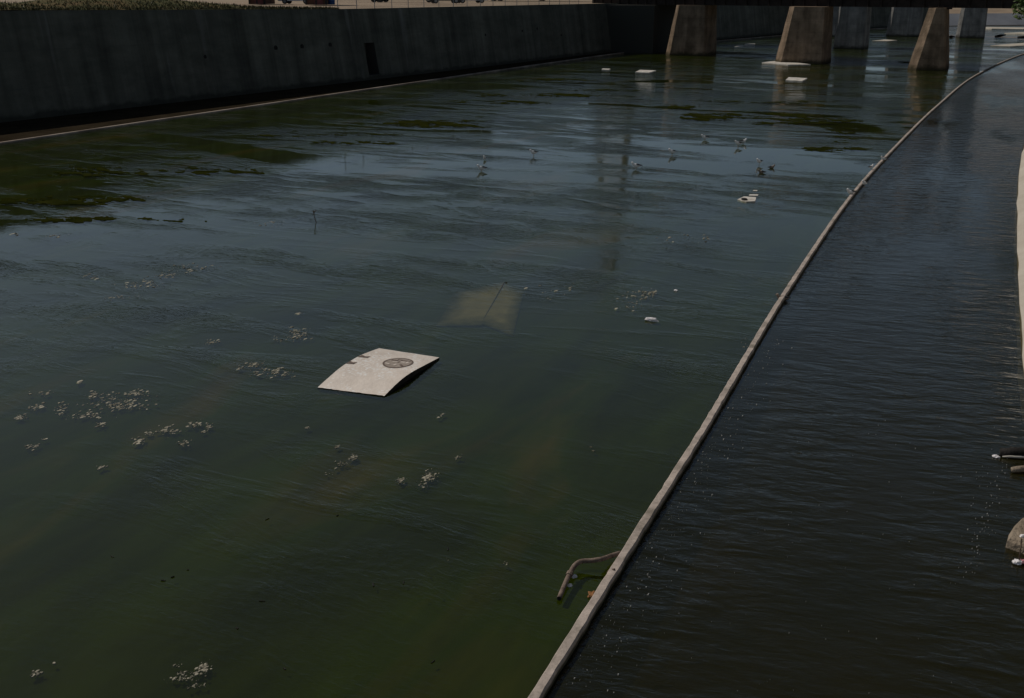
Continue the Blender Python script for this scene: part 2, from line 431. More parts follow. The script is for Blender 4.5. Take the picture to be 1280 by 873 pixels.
tag(mb.build('ground', M['dirt']), 'bare ground underlying the whole river valley', 'ground', kind='structure')

# ------------------------------------------------------------------ kerbs
def kerb(name, pts, nrm, w, z1, z0, mat, label, amp=0.02, step=1):
    mb = MB(); rings = []
    for i, (p, n) in enumerate(zip(pts, nrm)):
        j = amp * mnoise.noise(Vector((p.x * 3.7, p.y * 3.7, 3.0)))
        j2 = amp * mnoise.noise(Vector((p.x * 3.1, p.y * 3.1, 9.0)))
        a, b = p - n * (w / 2 + j), p + n * (w / 2 + j2)
        h = z1 + 0.6 * amp * mnoise.noise(Vector((p.x, p.y, 1.0)))
        rings.append([Vector((a.x, a.y, z0)), Vector((a.x, a.y, h - 0.015)), Vector((a.x, a.y, h)) + n * 0.015, Vector((b.x, b.y, h)) - n * 0.015, Vector((b.x, b.y, h - 0.02)), Vector((b.x, b.y, z0))])
    mb.loft(rings)
    o = mb.build(name, mat)
    return tag(o, label, 'kerb')
kRf = resample(kR[:kR.index(kR[10 * 12])], 900) + kR[120:]
kerb('concrete_kerb', kRf, normals(kRf), 0.135, 0.12, -1.0, M['kerb'], 'long pale concrete kerb curving diagonally between shallow water and narrow channel', 0.016)
kerb('concrete_kerb', kL, nL, 0.26, 0.08, -0.5, M['wallkerb'], 'thin pale kerb running along the ledge below the retaining wall', 0.02)
# ledge between kerb and wall
ft = smooth_line(foot[:6], 4) + foot[6:] + farfoot[1:]
mb = MB()
fr_, kr_ = resample(ft, 70), resample(kL, 70)
mb.add([(p.x, p.y, 0.06) for p in fr_] + [(p.x, p.y, 0.035) for p in kr_], [(i, 70 + i, 71 + i, i + 1) for i in range(69)])
tag(mb.build('ledge', M['ledge']), 'dark damp ledge between the thin kerb and the retaining wall', 'path', kind='structure')

# ------------------------------------------------------------------ retaining wall
SET = 1.1
wpts = resample(smooth_line(foot[:6], 4), 60) + foot[6:]
top_px = [(-900, 20), (0, 13.5), (430, 11.5), (640, 7), (735, 5), (780, 4.2), (2000, 4.2)]
def interp(tab, x):
    for (x0, y0), (x1, y1) in zip(tab, tab[1:]):
        if x <= x1: return y0 + (y1 - y0) * max(0, (x - x0) / (x1 - x0))
    return tab[-1][1]
wn = normals(wpts)
wu = [0]
for i in range(1, len(wpts)): wu.append(wu[-1] + (wpts[i] - wpts[i - 1]).length)
wtop = []
for p, n in zip(wpts, wn):
    q = p - n * SET
    if q.y > 20:
        px, _ = pxat(q.x, q.y, 6.7)
        z = zat(q.x, q.y, interp(top_px, px)) if px < 780 and px > -400 else 6.62
        z = max(6.3, min(7.1, z))
    else: z = 7.0
    wtop.append(Vector((q.x, q.y, z)))
def on_wall(px, py):        # station and height fraction of the wall point seen at a pixel
    best = None
    for i in range(len(wpts) - 1):
        for s in range(6):
            t = s / 6
            a, b = wpts[i].lerp(wpts[i + 1], t), wtop[i].lerp(wtop[i + 1], t)
            if a.y < 30: continue
            for k in range(0, 41):
                q = a.lerp(b, k / 40)
                x, y = pxat(q.x, q.y, q.z)
                d = (x - px) ** 2 + (y - py) ** 2
                if best is None or d < best[0]: best = (d, wu[i] + (wu[i + 1] - wu[i]) * t, k / 40)
    return best[1], best[2]
def wall_pt(u, t, out=0.0):
    for i in range(len(wu) - 1):
        if wu[i + 1] >= u:
            s = (u - wu[i]) / (wu[i + 1] - wu[i])
            return wpts[i].lerp(wpts[i + 1], s).lerp(wtop[i].lerp(wtop[i + 1], s), t) + wn[i] * out
ho = on_wall(465, 74)
h0, h1 = ho[0] - 0.85, ho[0] + 0.85
ht0, ht1 = on_wall(465, 94)[1], on_wall(465, 54)[1]
us = sorted(set([u for u in wu if not (h0 - 0.3 < u < h1 + 0.3)] + [h0, h1]))
ts = sorted([0, 0.35, 0.8, 0.97, 1.0] + [ht0, ht1])
ts = [t for k, t in enumerate(ts) if k == 0 or t - ts[k - 1] > 1e-4]
mb = MB(); uvs = []
for u in us:
    for t in ts:
        off = 0.0
        mb.v.append(tuple(wall_pt(min(u, wu[-1] - 1e-4), t))); uvs.append((u, t * 6.9))
    e = wall_pt(min(u, wu[-1] - 1e-4), 1.0); i = min(range(len(wu)), key=lambda k: abs(wu[k] - u))
    b2 = e - wn[i] * 0.45
    mb.v.append(tuple(b2)); uvs.append((u, 7.4))
    mb.v.append((b2.x, b2.y, -0.5)); uvs.append((u, 0))
K = len(ts) + 2
for i in range(len(us) - 1):
    for k in range(K - 1):
        if k < len(ts) - 1 and us[i] >= h0 - 1e-6 and us[i + 1] <= h1 + 1e-6 and ts[k] >= ht0 - 1e-6 and ts[k + 1] <= ht1 + 1e-6: continue
        mb.f.append((i * K + k, (i + 1) * K + k, (i + 1) * K + k + 1, i * K + k + 1))
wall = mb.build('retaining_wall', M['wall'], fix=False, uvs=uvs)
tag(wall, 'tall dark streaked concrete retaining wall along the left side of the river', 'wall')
# drain opening: a deep concrete box behind the hole
c = [wall_pt(h0, ht0), wall_pt(h1, ht0), wall_pt(h1, ht1), wall_pt(h0, ht1)]
ni = wn[30]
d = [q - ni * 2.2 for q in c]
mb = MB(); mb.add([tuple(q) for q in c] + [tuple(q) for q in d], [(0, 1, 5, 4), (1, 2, 6, 5), (2, 3, 7, 6), (3, 0, 4, 7), (4, 5, 6, 7)])
dr = mb.build('drain_opening', M['darkwall'], wall)
for i, (px, py) in enumerate([(345, 60), (376, 58), (411, 57), (259, 70), (608, 44), (653, 40), (672, 36), (702, 44)]):
    u, t = on_wall(px, py); q = wall_pt(u, t, 0.0)
    mb = MB(); rr = 0.24 if i in (0, 1, 2) else 0.16
    mb.tube([q + wn[30] * 0.02, q - wn[30] * 0.3], rr, 12)
    mb.build('weep_pipe', M['black'], wall)

# ------------------------------------------------------------------ land on the left, far bank
mb = MB()
topline = [Vector((q.x, q.y, q.z - 0.05)) - n * 0.40 for q, n in zip(wtop, wn)]
fn = normals(farfoot)
fb0 = [Vector((p.x, p.y, -0.1)) for p in farfoot]
fb1 = [p - n * 5.5 + Vector((0, 0, 2.9)) for p, n in zip(farfoot, fn)]
fb2 = [p - n * 20 + Vector((0, 0, 5.2)) for p, n in zip(farfoot, fn)]
fb3 = [p - n * 45 + Vector((0, 0, 7.2)) for p, n in zip(farfoot, fn)]
n = len(farfoot)
mb.add([tuple(p) for p in fb0 + fb1], [(i, i + 1, n + i + 1, n + i) for i in range(n - 1)])
tag(mb.build('bank', M['greybank']), 'grey sloped concrete bank at the far river bend beyond the bridges', 'bank', kind='structure')
mb = MB(); mb.add([tuple(p) for p in fb1 + fb2 + fb3], [(r * n + i, r * n + i + 1, (r + 1) * n + i + 1, (r + 1) * n + i) for r in range(2) for i in range(n - 1)])
tag(mb.build('hillside', M['dirt']), 'tan dirt slope above the grey concrete bank at the far bend', 'hillside', kind='structure')
edge = topline[:-1] + fb3
en = [-v for v in normals(edge)]
mid = [p + v * 25 + Vector((0, 0, 0.0)) for p, v in zip(edge, en)]
out = [p + v * 900 for p, v in zip(edge, en)]
for k, p in enumerate(out): out[k] = Vector((p.x, p.y, 6.9))
for k, p in enumerate(mid): mid[k] = Vector((p.x, p.y, edge[k].z * 0.5 + 3.4))
n = len(edge); mb = MB()
mb.add([tuple(p) for p in edge + mid + out], [(r * n + i, r * n + i + 1, (r + 1) * n + i + 1, (r + 1) * n + i) for r in range(2) for i in range(n - 1)])
tag(mb.build('land', M['dirt']), 'tan dirt yard on top of the retaining wall', 'ground', kind='structure')

# right bank: pale slope, then ground
mb = MB(); n = len(rbank)
r0 = [Vector((p.x, p.y, -1.0)) - q * 0.02 for p, q in zip(rbank, nB)]
r1 = [Vector((p.x, p.y, 0.0)) + q * (0.02 + 0.06 * mnoise.noise(p * 0.5)) for p, q in zip(rbank, nB)]
r2 = [Vector((p.x, p.y, 0.9)) + q * 1.6 for p, q in zip(rbank, nB)]
r3 = [Vector((p.x, p.y, 6.2)) + q * 11.0 for p, q in zip(rbank, nB)]
mb.add([tuple(p) for p in r0 + r1 + r2 + r3], [(r * n + i, r * n + i + 1, (r + 1) * n + i + 1, (r + 1) * n + i) for r in range(3) for i in range(n - 1)])
tag(mb.build('bank', M['bank']), 'pale sunlit concrete bank sloping up from the channel at the right edge', 'bank', kind='structure')
mb = MB()
r4 = [Vector((p.x + 1200, p.y - 380, 6.4)) for p in rbank]
mb.add([tuple(p) for p in r3 + r4], [(i, i + 1, n + i + 1, n + i) for i in range(n - 1)])
tag(mb.build('land', M['dirt']), 'open dirt ground on top of the right bank', 'ground', kind='structure')

# ------------------------------------------------------------------ grass mound above the wall, left
ridge = [(-400, -9), (-60, -2), (0, 3), (12, 5), (25, 8), (40, 4), (62, 0), (110, -4), (180, -3), (240, 2.5), (290, 7.5), (335, 10.2), (435, 11.0)]
mound_rows = []
us_m = [k * 0.8 for k in range(0, 400)]
rows = []
for u in us_m:
    q = wall_pt(min(u, wu[-1] - 1e-3), 1.0)
    if q is None: continue
    px, py = pxat(q.x, q.y, q.z)
    if q.y < 8 or px > 432: continue
    i = min(range(len(wu)), key=lambda k: abs(wu[k] - u)); nn = wn[i]
    rg = q - nn * 4.0
    zr = zat(rg.x, rg.y, interp(ridge, pxat(rg.x, rg.y, q.z + 0.5)[0])) if rg.y > 12 else 8.4
    zr = max(q.z - 0.02, min(zr, 8.9))
    row = []
    for v, f in ((0.05, 0.0), (0.5, 0.10), (1.4, 0.34), (2.6, 0.72), (4.0, 1.0), (6.0, 0.8), (10.0, 0.35), (16.0, -0.02)):
        pp = q - nn * v
        z = q.z + 0.03 + (zr - q.z) * f + 0.12 * mnoise.noise(Vector((pp.x * 0.6, pp.y * 0.6, 0))) * (1 if 0 < f < 1 else 0.4)
        row.append((pp.x, pp.y, z))
    rows.append(row)
mb = MB(); nr = len(rows[0])
mb.add([p for r in rows for p in r], [(i * nr + k, i * nr + k + 1, (i + 1) * nr + k + 1, (i + 1) * nr + k) for i in range(len(rows) - 1) for k in range(nr - 1)])
tag(mb.build('grass_mound', M['grass'], smooth=True), 'low grassy mound on top of the retaining wall at top left', 'mound', kind='structure')
mb = MB()
def blade(mb, p, h, w):
    a = random.uniform(0, 6.28); dx, dy = math.cos(a) * w, math.sin(a) * w
    lx, ly = random.gauss(0, 0.35) * h, random.gauss(0, 0.35) * h
    mb.add([(p[0] - dx, p[1] - dy, p[2] - 0.03), (p[0] + dx, p[1] + dy, p[2] - 0.03), (p[0] + lx, p[1] + ly, p[2] + h)], [(0, 1, 2)])
for _ in range(16000):
    i = random.randrange(len(rows) - 1); k = min(int(random.betavariate(0.9, 1.6) * 5), 4)
    a, b = Vector(rows[i][k]), Vector(rows[i + 1][k + 1])
    p = Vector((a.x + (b.x - a.x) * random.random(), a.y + (b.y - a.y) * random.random(), 0))
    t = random.random(); p = Vector(rows[i][k]).lerp(Vector(rows[i][k + 1]), random.random()).lerp(Vector(rows[i + 1][k]).lerp(Vector(rows[i + 1][k + 1]), random.random()), t)
    blade(mb, p, random.uniform(0.06, 0.24), random.uniform(0.02, 0.06))
tag(mb.build('grass', M['tuft'], fix=False), 'dry green and tan grass growing on the mound above the wall', 'grass', kind='stuff')

# ------------------------------------------------------------------ bridges
def pier(px_l, px_r, py, depth, h, lean_l, lean_r, lean_f, mat, parent, cham=(0.9, 1.1), sink=1.0):
    L, Rr = P(px_l, py), P(px_r, py)
    w = (Rr - L).dot(ACR); o = L
    def pt(e, r): q = o + ACR * e + RIV * r; return (q.x, q.y)
    ca, cb = cham
    bot = [pt(0, 0), pt(w, 0), pt(w + 0.15, 0.4), pt(w + 0.15, depth), pt(-ca, depth), pt(-ca, cb)]
    top = [pt(lean_l, lean_f), pt(w - lean_r, lean_f), pt(w - lean_r + 0.15, lean_f + 0.4), pt(w - lean_r + 0.15, depth - 0.3), pt(lean_l - ca * 0.8, depth - 0.3), pt(lean_l - ca * 0.8, lean_f + cb)]
    # several courses with slightly ragged outlines so that the arrises are worn
    rings = []
    NZ = 9
    for k in range(NZ):
        t = -sink / h + (1 + sink / h) * k / (NZ - 1)
        rings.append([Vector((b[0] + (a[0] - b[0]) * t + 0.05 * mnoise.noise(Vector((b[0], b[1], k * 3.1))), b[1] + (a[1] - b[1]) * t + 0.05 * mnoise.noise(Vector((b[1], b[0], k * 2.7))), t * h)) for a, b in zip(top, bot)])
    mb = MB(); mb.loft(rings)
    return mb.build('pier', mat, parent)

def deck_part(name, p0, p1, off0, off1, z0, z1, mat, parent):
    d = (p1 - p0).normalized(); nn = Vector((d.y, -d.x, 0))
    if nn.y > 0: nn = -nn       # nn points to the camera side
    pts = [p0 + nn * off0, p1 + nn * off0, p1 + nn * off1, p0 + nn * off1]
    mb = MB(); mb.prism([(q.x, q.y) for q in pts], z0, z1)
    return mb.build(name, mat, parent)

br = empty('road_bridge', P(1000, 78), 'near dark bridge across the river on three tapered tan concrete piers', 'bridge', 'bridges over the river')
br.location = (0, 0, 0)
pier(837, 884, 69, 6.5, 6.5, 0.9, 0.25, 0.5, M['pier'], br)
pier(976, 1030, 79, 6.5, 6.5, 1.0, 0.25, 0.5, M['pier'], br, (0.95, 1.1))
pier(1145, 1181, 87.5, 6.5, 6.5, 1.3, 0.75, 0.5, M['pier'], br, (1.0, 0.8))
p0, p1 = P(828, 68), P(1159, 87)
dd = (p1 - p0).normalized()
q0, q1 = p0 - dd * 16.5, p1 + dd * 60
deck_part('deck', q0, q1, -1.6, -11.0, 7.7, 8.35, M['steel'], br)
girders = []
for k in range(5):
    girders.append(deck_part('girder', q0, q1, -1.8 - k * 2.2, -2.15 - k * 2.2, 6.5, 7.69, M['steel'], br))
deck_part('parapet', q0, q1, -1.4, -1.6, 7.75, 9.3, M['steel'], br)
deck_part('parapet', q0, q1, -11.0, -11.2, 7.75, 9.3, M['steel'], br)
L_ = (q1 - q0).length; nn = Vector((dd.y, -dd.x, 0))
if nn.y > 0: nn = -nn
for k in range(int(90 / 1.8)):
    c = q0 + dd * (k * 1.8 + 0.5) - nn * 1.72
    mbs = MB(); mbs.box((c.x, c.y, 7.1), (0.12, 0.14, 1.15), math.atan2(dd.y, dd.x)); mbs.build('stiffener', M['steel'], girders[0])
# worn corbel blocks on top of the right-hand pier, under the girder
c = P(1165, 87.5) + RIV * 1.2
for k in range(3):
    mb = MB(); q = c + ACR * (k * 0.95 - 0.9); mb.box((q.x, q.y, 6.48), (0.5, 0.7, 0.25), -R(24.5)); mb.build('bearing', M['steel'], br)
# abutment where the deck meets the wall
ab = q0 + dd * 8.0
mb = MB(); m_ = ab - nn * 0
mb.prism([(m_.x - 3, m_.y - 1), (m_.x + 4.2, m_.y - 4.6), (m_.x + 9, m_.y + 5), (m_.x - 1, m_.y + 10)], -0.5, 6.45)
mb.build('abutment', M['wall'], br)

b2 = empty('road_bridge', (0, 0, 0), 'middle bridge behind the near one, standing on smooth grey piers', 'bridge', 'bridges over the river')
pier(1043.5, 1080, 61, 6, 7.2, 0.35, 0.1, 0.3, M['greypier'], b2, (0.3, 0.35))
pb = P(1062, 61)
s0, s1 = pb - ACR * 62, pb + ACR * 70
deck_part('deck', s0 + RIV * 1, s1 + RIV * 1, 0.5, -8, 7.2, 8.6, M['greypier'], b2)
deck_part('parapet', s0 + RIV * 1, s1 + RIV * 1, 0.5, 0.2, 8.61, 9.5, M['greypier'], b2)
b3 = empty('road_bridge', (0, 0, 0), 'farthest bridge on tall narrow grey piers before the river bend', 'bridge', 'bridges over the river')
for a, b, y in ((1025.5, 1044, 46), (1111.5, 1149, 45.5), (1199, 1229, 47.5)):
    pier(a, b, y, 5, 8.2, 0.5, 0.1, 0.3, M['greypier'], b3, (0.75, 0.8))
pc = P(1130, 45.5)
s0, s1 = pc - ACR * 75, pc + ACR * 90
deck_part('deck', s0 + RIV * 1, s1 + RIV * 1, 0.5, -8, 8.2, 9.6, M['greypier'], b3)

# ------------------------------------------------------------------ trees and shrubs
def tree(name, loc, h, cr, label, leaf, trunk_r=0.16, n=2600, ls=0.09, squash=0.8, seed=1, cat='tree', group=None, lean=(0, 0)):
    rnd = random.Random(seed)
    t = empty(name, loc, label, cat, group)
    mb = MB(); base = Vector((0, 0, -0.3)); top = Vector((lean[0], lean[1], h))
    mb.tube([base, base.lerp(top, 0.35) + Vector((0.1, 0.05, 0)), base.lerp(top, 0.7), top], [trunk_r, trunk_r * 0.8, trunk_r * 0.5, trunk_r * 0.15], 8)
    limbs = []
    for k in range(9):
        s = base.lerp(top, rnd.uniform(0.45, 0.9)); a = rnd.uniform(0, 6.28)
        e = top + Vector((math.cos(a) * cr * rnd.uniform(0.4, 0.85), math.sin(a) * cr * rnd.uniform(0.4, 0.85), rnd.uniform(-0.5, 0.7) * cr * squash))
        mb.tube([s, s.lerp(e, 0.5) + Vector((0, 0, 0.12 * cr)), e], [trunk_r * 0.4, trunk_r * 0.25, trunk_r * 0.08], 5); limbs.append(e)
    mb.build('trunk', M['bark'], t, smooth=True)
    mb = MB()
    cl = [(e, rnd.uniform(0.25, 0.5) * cr) for e in limbs] + [(top + Vector((rnd.gauss(0, .4) * cr, rnd.gauss(0, .4) * cr, rnd.gauss(0, .4) * cr * squash)), rnd.uniform(0.25, 0.45) * cr) for _ in range(12)]
    for _ in range(n):
        c, r = rnd.choice(cl)
        d = Vector((rnd.gauss(0, 1), rnd.gauss(0, 1), rnd.gauss(0, 0.8))).normalized() * r * rnd.random() ** 0.4
        p = c + d
        u = Vector((rnd.gauss(0, 1), rnd.gauss(0, 1), rnd.gauss(0, 1))).normalized(); v = u.orthogonal().normalized()
        s = ls * rnd.uniform(0.7, 1.5)
        mb.add([p - u * s * 1.5, p + v * s * 0.6, p + u * s * 1.5, p - v * s * 0.6], [(0, 1, 2, 3)])
    mb.build('crown', leaf, t, fix=False)
    return t
q = Vector((36.95, 72.0, 1.2))
tree('leafy_tree', q, 6.6, 2.5, 'leafy green tree reaching into the top right corner from the right bank', M['leaf'], 0.14, 6000, 0.10, seed=4, lean=(-2.5, 0))
# dark shrubs peeping over the dip of the mound
e0 = wall_pt(on_wall(14, 60)[0], 1.0) - wn[20] * 9
tree('dark_shrub', (e0.x, e0.y, 6.9), 1.3, 1.6, 'dark shrub behind the dip in the grassy mound at far top left', M['darkleaf'], 0.08, 1600, 0.12, seed=9, cat='shrub')

# ------------------------------------------------------------------ things in the yard above the wall
# chain-link fence along the wall top
fe = empty('chain_link_fence', (0, 0, 0), 'chain link fence standing along the top of the retaining wall', 'fence')
u0, u1 = on_wall(434, 30)[0], on_wall(731, 20)[0]
fps = []
for k in range(19):
    u = u0 + (u1 - u0) * (k / 18) ** 1.0
    q = wall_pt(u, 1.0) - wn[30] * 0.7; fps.append(q)
    mb = MB(); mb.tube([(q.x, q.y, q.z - 0.15), (q.x, q.y, q.z + 1.9)], 0.04, 6); mb.build('post', M['metal'], fe)
mb = MB()
mb.tube([q + Vector((0, 0, 1.88)) for q in fps], 0.022, 5); mb.tube([q + Vector((0, 0, 0.08)) for q in fps], 0.008, 4)
mb.build('rail', M['metal'], fe)
mb = MB()
for a, b in zip(fps, fps[1:]):
    L = (b - a).length; st = 0.22; nk = int((L + 1.8) / st)
    for k in range(nk):
        for sgn in (1, -1):
            x0 = k * st - 1.8; x1 = x0 + 1.8; z0, z1 = 0.08, 1.88
            if x0 < 0: z0 += -x0; x0 = 0
            if x1 > L: z1 -= (x1 - L); x1 = L
            if x1 - x0 < 0.03: continue
            if sgn < 0: z0, z1 = 1.96 - z0, 1.96 - z1
            mb.tube([a.lerp(b, x0 / L) + Vector((0, 0, z0)), a.lerp(b, x1 / L) + Vector((0, 0, z1))], 0.0035, 3, False)
mb.build('wire_mesh', M['metal'], fe, fix=False)

def car(loc, rz, paint, label, van=False):
    t = empty('parked_car', loc, label, 'car', 'vehicles parked in the yard above the wall', rz)
    prof = [(-2.15, 0.35), (-2.2, 0.75), (-1.95, 0.95), (-1.5, 1.02), (-0.95, 1.42), (0.35, 1.45), (1.0, 1.02), (1.9, 0.88), (2.15, 0.7), (2.15, 0.35)]
    if van: prof = [(-2.4, 0.4), (-2.45, 1.9), (-2.3, 2.05), (0.9, 2.05), (1.5, 1.25), (2.3, 1.05), (2.4, 0.8), (2.4, 0.4)]
    mb = MB(); n = len(prof)
    hw = [0.86 if z < 1.1 else 0.70 for x, z in prof]
    mb.add([(x, -w, z) for (x, z), w in zip(prof, hw)] + [(x, w, z) for (x, z), w in zip(prof, hw)], [tuple(range(n)), tuple(range(n, 2 * n))[::-1]] + [(i, (i + 1) % n, n + (i + 1) % n, n + i) for i in range(n)])
    mb.build('body', paint, t, bevel=0.05)
    zt = 1.9 if van else 1.36
    for s in (-1, 1):
        mb = MB(); x0, x1 = (0.3, 1.1) if van else (-0.95, 0.45)
        mb.box((0.5 * (x0 + x1), s * 0.775, 0.5 * (1.05 + zt)), (x1 - x0, 0.05, zt - 1.1), rx=s * 0.45 if not van else 0)
        mb.build('window', M['glass'], t)
        for x in (-1.35, 1.35):
            mb = MB(); mb.tube([(x, s * 0.70, 0.33), (x, s * 0.90, 0.33)], 0.33, 16); w = mb.build('wheel', M['tyre'], t)
            mb = MB(); mb.tube([(x, s * 0.89, 0.33), (x, s * 0.915, 0.33)], 0.19, 12); mb.build('rim', M['metal'], w)
        mb = MB(); mb.box((2.14 if not van else 2.40, s * 0.6, 0.72), (0.06, 0.3, 0.14)); mb.build('headlight', M['glass'], t)
    for x in (-2.2, 2.2):
        mb = MB(); mb.box((x, 0, 0.49), (0.12, 1.66, 0.2)); mb.build('bumper', M['kpaint'], t)
    return t
def yard(px, py, D=None, z=None):
    z = 6.75 if z is None else z
    return P(px, py, z)
car(yard(588, 4.2), R(20), M['wpaint'], 'white car parked in the dirt yard above the middle of the wall')
car(yard(556, 4.6), R(15), M['kpaint'], 'black car parked left of the white car in the yard')
car(yard(372, 5.2), R(-8), M['wpaint'], 'white car parked among the brown sheds above the wall')
# flat dark red trailer
t = empty('flat_trailer', yard(505, 3.2), 'low dark red flatbed trailer in the dirt yard behind the fence', 'trailer', None, R(-14))
mb = MB(); mb.box((0, 0, 0.85), (11, 2.4, 0.28)); mb.build('bed', M['rpaint'], t, bevel=0.02)
mb = MB(); mb.box((0, 0, 0.6), (10.4, 0.5, 0.25)); mb.build('chassis', M['kpaint'], t)
for x in (-4.3, -3.2, 4.2):
    for s in (-1, 1):
        mb = MB(); mb.tube([(x, s * 0.85, 0.45), (x, s * 1.15, 0.45)], 0.45, 16); mb.build('wheel', M['tyre'], t)
t = empty('flat_trailer', yard(648, 1.5), 'rusty red trailer far back in the yard near the bridge end', 'trailer', None, R(10))
mb = MB(); mb.box((0, 0, 1.0), (12, 2.4, 0.5)); mb.build('bed', M['rpaint'], t, bevel=0.02)
for x in (-4.3, -3.2, 4.2):
    for s in (-1, 1):
        mb = MB(); mb.tube([(x, s * 0.85, 0.45), (x, s * 1.15, 0.45)], 0.45, 16); mb.build('wheel', M['tyre'], t)
# sheds
def shed(px0, px1, py, h, mat, label, dep=6):
    a, b = yard(px0, py), yard(px1, py); w = (b - a).length
    t = empty('shed', (a + b) / 2, label, 'shed', None, math.atan2(b.y - a.y, b.x - a.x))
    mb = MB(); mb.box((0, dep / 2, h / 2), (w, dep, h)); mb.build('wall', mat, t)
    mb = MB(); mb.add([(-w/2-.3, -.4, h), (w/2+.3, -.4, h), (w/2+.3, dep+.4, h), (-w/2-.3, dep+.4, h), (-w/2-.3, dep/2, h+1.1), (w/2+.3, dep/2, h+1.1)], [(0,1,5,4), (2,3,4,5), (0,4,3), (1,2,5), (0,3,2,1)])
    mb.build('roof', M['darkwall'], t)
    n = max(2, int(w / 2.2))
    for k in range(n + 1):
        mb = MB(); mb.box((-w / 2 + w * k / n, -0.06, h / 2), (0.18, 0.12, h)); mb.build('corner_post', M['darkwall'], t)
    mb = MB(); mb.box((w * 0.12, -0.045, 1.05), (1.0, 0.09, 2.1)); d_ = mb.build('door', M['rpaint'], t)
    mb = MB(); mb.box((w * 0.12 + 0.38, -0.12, 1.05), (0.05, 0.06, 0.15)); mb.build('handle', M['metal'], d_)
shed(312, 331, 5.5, 3.0, M['brick'], 'small brown shed above the wall at the end of the mound')
shed(383, 408, 6.2, 3.2, M['brick'], 'brown shed with dark posts beside the blue barrel')
bb = empty('blue_barrel', yard(414, 6.0), 'blue plastic barrel standing beside the brown shed above the wall', 'barrel')
mb = MB(); prof = [(0.0, 0.42), (0.06, 0.45), (0.4, 0.45), (0.43, 0.48), (0.47, 0.45), (0.9, 0.45), (0.93, 0.48), (0.97, 0.45), (1.35, 0.45), (1.4, 0.42)]
mb.loft([[Vector((math.cos(a) * r, math.sin(a) * r, z)) for a in [k * math.pi / 8 for k in range(16)]] for z, r in prof]); mb.build('drum', M['bpaint'], bb, smooth=True)
mb = MB(); mb.tube([(0.2, 0, 1.4), (0.2, 0, 1.45)], 0.05, 8); mb.build('lid_bung', M['kpaint'], bb)

# tall dark building and lattice tower whose mirror images darken the water
bd = empty('industrial_building', (-27, 285, 6.7), 'tall dark industrial building behind the yard, mirrored in the water', 'building')
mb = MB(); mb.box((0, 0, 10.5), (43, 24, 21)); mb.build('wall', M['darkwall'], bd)
mb = MB(); mb.box((0, 0, 21.3), (44, 25, 0.6)); mb.build('roof', M['darkwall'], bd)
for r_ in range(2):
    for k in range(6):
        mb = MB(); mb.box((-17.5 + k * 7, -12.03, 6 + r_ * 8), (4.2, 0.12, 3.0)); mb.build('window', M['glass'], bd)
tw = empty('lattice_tower', (31, 335, 6.9), 'lattice power tower beyond the bridge, mirrored as a dark streak in the water', 'tower')
mb = MB(); HT, wb, wt = 72, 6.5, 1.1
for sx in (-1, 1):
    for sy in (-1, 1):
        mb = MB(); mb.tube([(sx * wb, sy * wb, 0), (sx * wt, sy * wt, HT)], [0.7, 0.35], 4); mb.build('leg', M['metal'], tw)
mb = MB(); prev = None
for k in range(13):
    z = HT * (1 - (1 - k / 12) ** 1.15); w = wb + (wt - wb) * z / HT
    cs = [Vector((w, w, z)), Vector((-w, w, z)), Vector((-w, -w, z)), Vector((w, -w, z))]
    for a, b in zip(cs, cs[1:] + cs[:1]): mb.tube([a, b], 0.18, 3, False)
    if prev:
        for i in range(4): mb.tube([prev[i], cs[(i + 1) % 4]], 0.2, 3, False); mb.tube([prev[(i + 1) % 4], cs[i]], 0.2, 3, False)
    prev = cs
mb.build('bracing', M['metal'], tw)
for z, w in ((48, 11), (57, 9.5), (66, 8)):
    mb = MB(); mb.tube([(-w, 0, z), (w, 0, z)], 0.3, 4)
    mb.tube([(-w, 0, z), (0, 0, z + 3)], 0.16, 3); mb.tube([(w, 0, z), (0, 0, z + 3)], 0.16, 3); mb.build('cross_arm', M['metal'], tw)

# ------------------------------------------------------------------ the white panel
cn = {'l': P(397, 484.5, 0.012), 'b': P(480.5, 495, 0.02), 't': P(474, 435.5, 0.30), 'r': P(549, 447, 0.035)}
def panel_pt(s, t):          # s: left->right, t: near->far
    p = cn['l'].lerp(cn['b'], s).lerp(cn['t'].lerp(cn['r'], s), t)
    hump = math.sin(math.pi * t) * (0.13 * (1 - s) + 0.10 * s) + math.sin(2 * math.pi * t) * 0.02 * s
    p = p + Vector((0, 0, hump + 0.006 * mnoise.noise(Vector((s * 4, t * 4, 0)))))
    return p
pn = empty('emblem_board', P(470, 470, 0), 'large white speckled panel with a round brown emblem lying curved in the shallows', 'panel')
pn.location = (0, 0, 0)
mb = MB(); G = 24; TH = 0.11
vs = []
for layer in (0, 1):
    for i in range(G + 1):
        for j in range(G + 1):
            s, t = i / G, j / G
            if i in (0, G): s += 0.004 * mnoise.noise(Vector((j * 0.9, i, 2)))
            if j in (0, G): t += 0.006 * mnoise.noise(Vector((i * 0.9, j, 5)))
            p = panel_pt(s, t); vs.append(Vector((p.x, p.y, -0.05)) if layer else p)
def ix(l, i, j): return l * (G + 1) ** 2 + i * (G + 1) + j
fs = [(ix(0, i, j), ix(0, i + 1, j), ix(0, i + 1, j + 1), ix(0, i, j + 1)) for i in range(G) for j in range(G)]
fs += [(ix(1, i, j), ix(1, i, j + 1), ix(1, i + 1, j + 1), ix(1, i + 1, j)) for i in range(G) for j in range(G)]
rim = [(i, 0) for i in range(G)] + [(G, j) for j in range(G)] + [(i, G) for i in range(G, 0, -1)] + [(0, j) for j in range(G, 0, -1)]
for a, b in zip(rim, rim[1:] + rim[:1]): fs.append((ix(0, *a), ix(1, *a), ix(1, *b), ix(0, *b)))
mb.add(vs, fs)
bo = mb.build('board', [M['panel'], M['black']], pn)
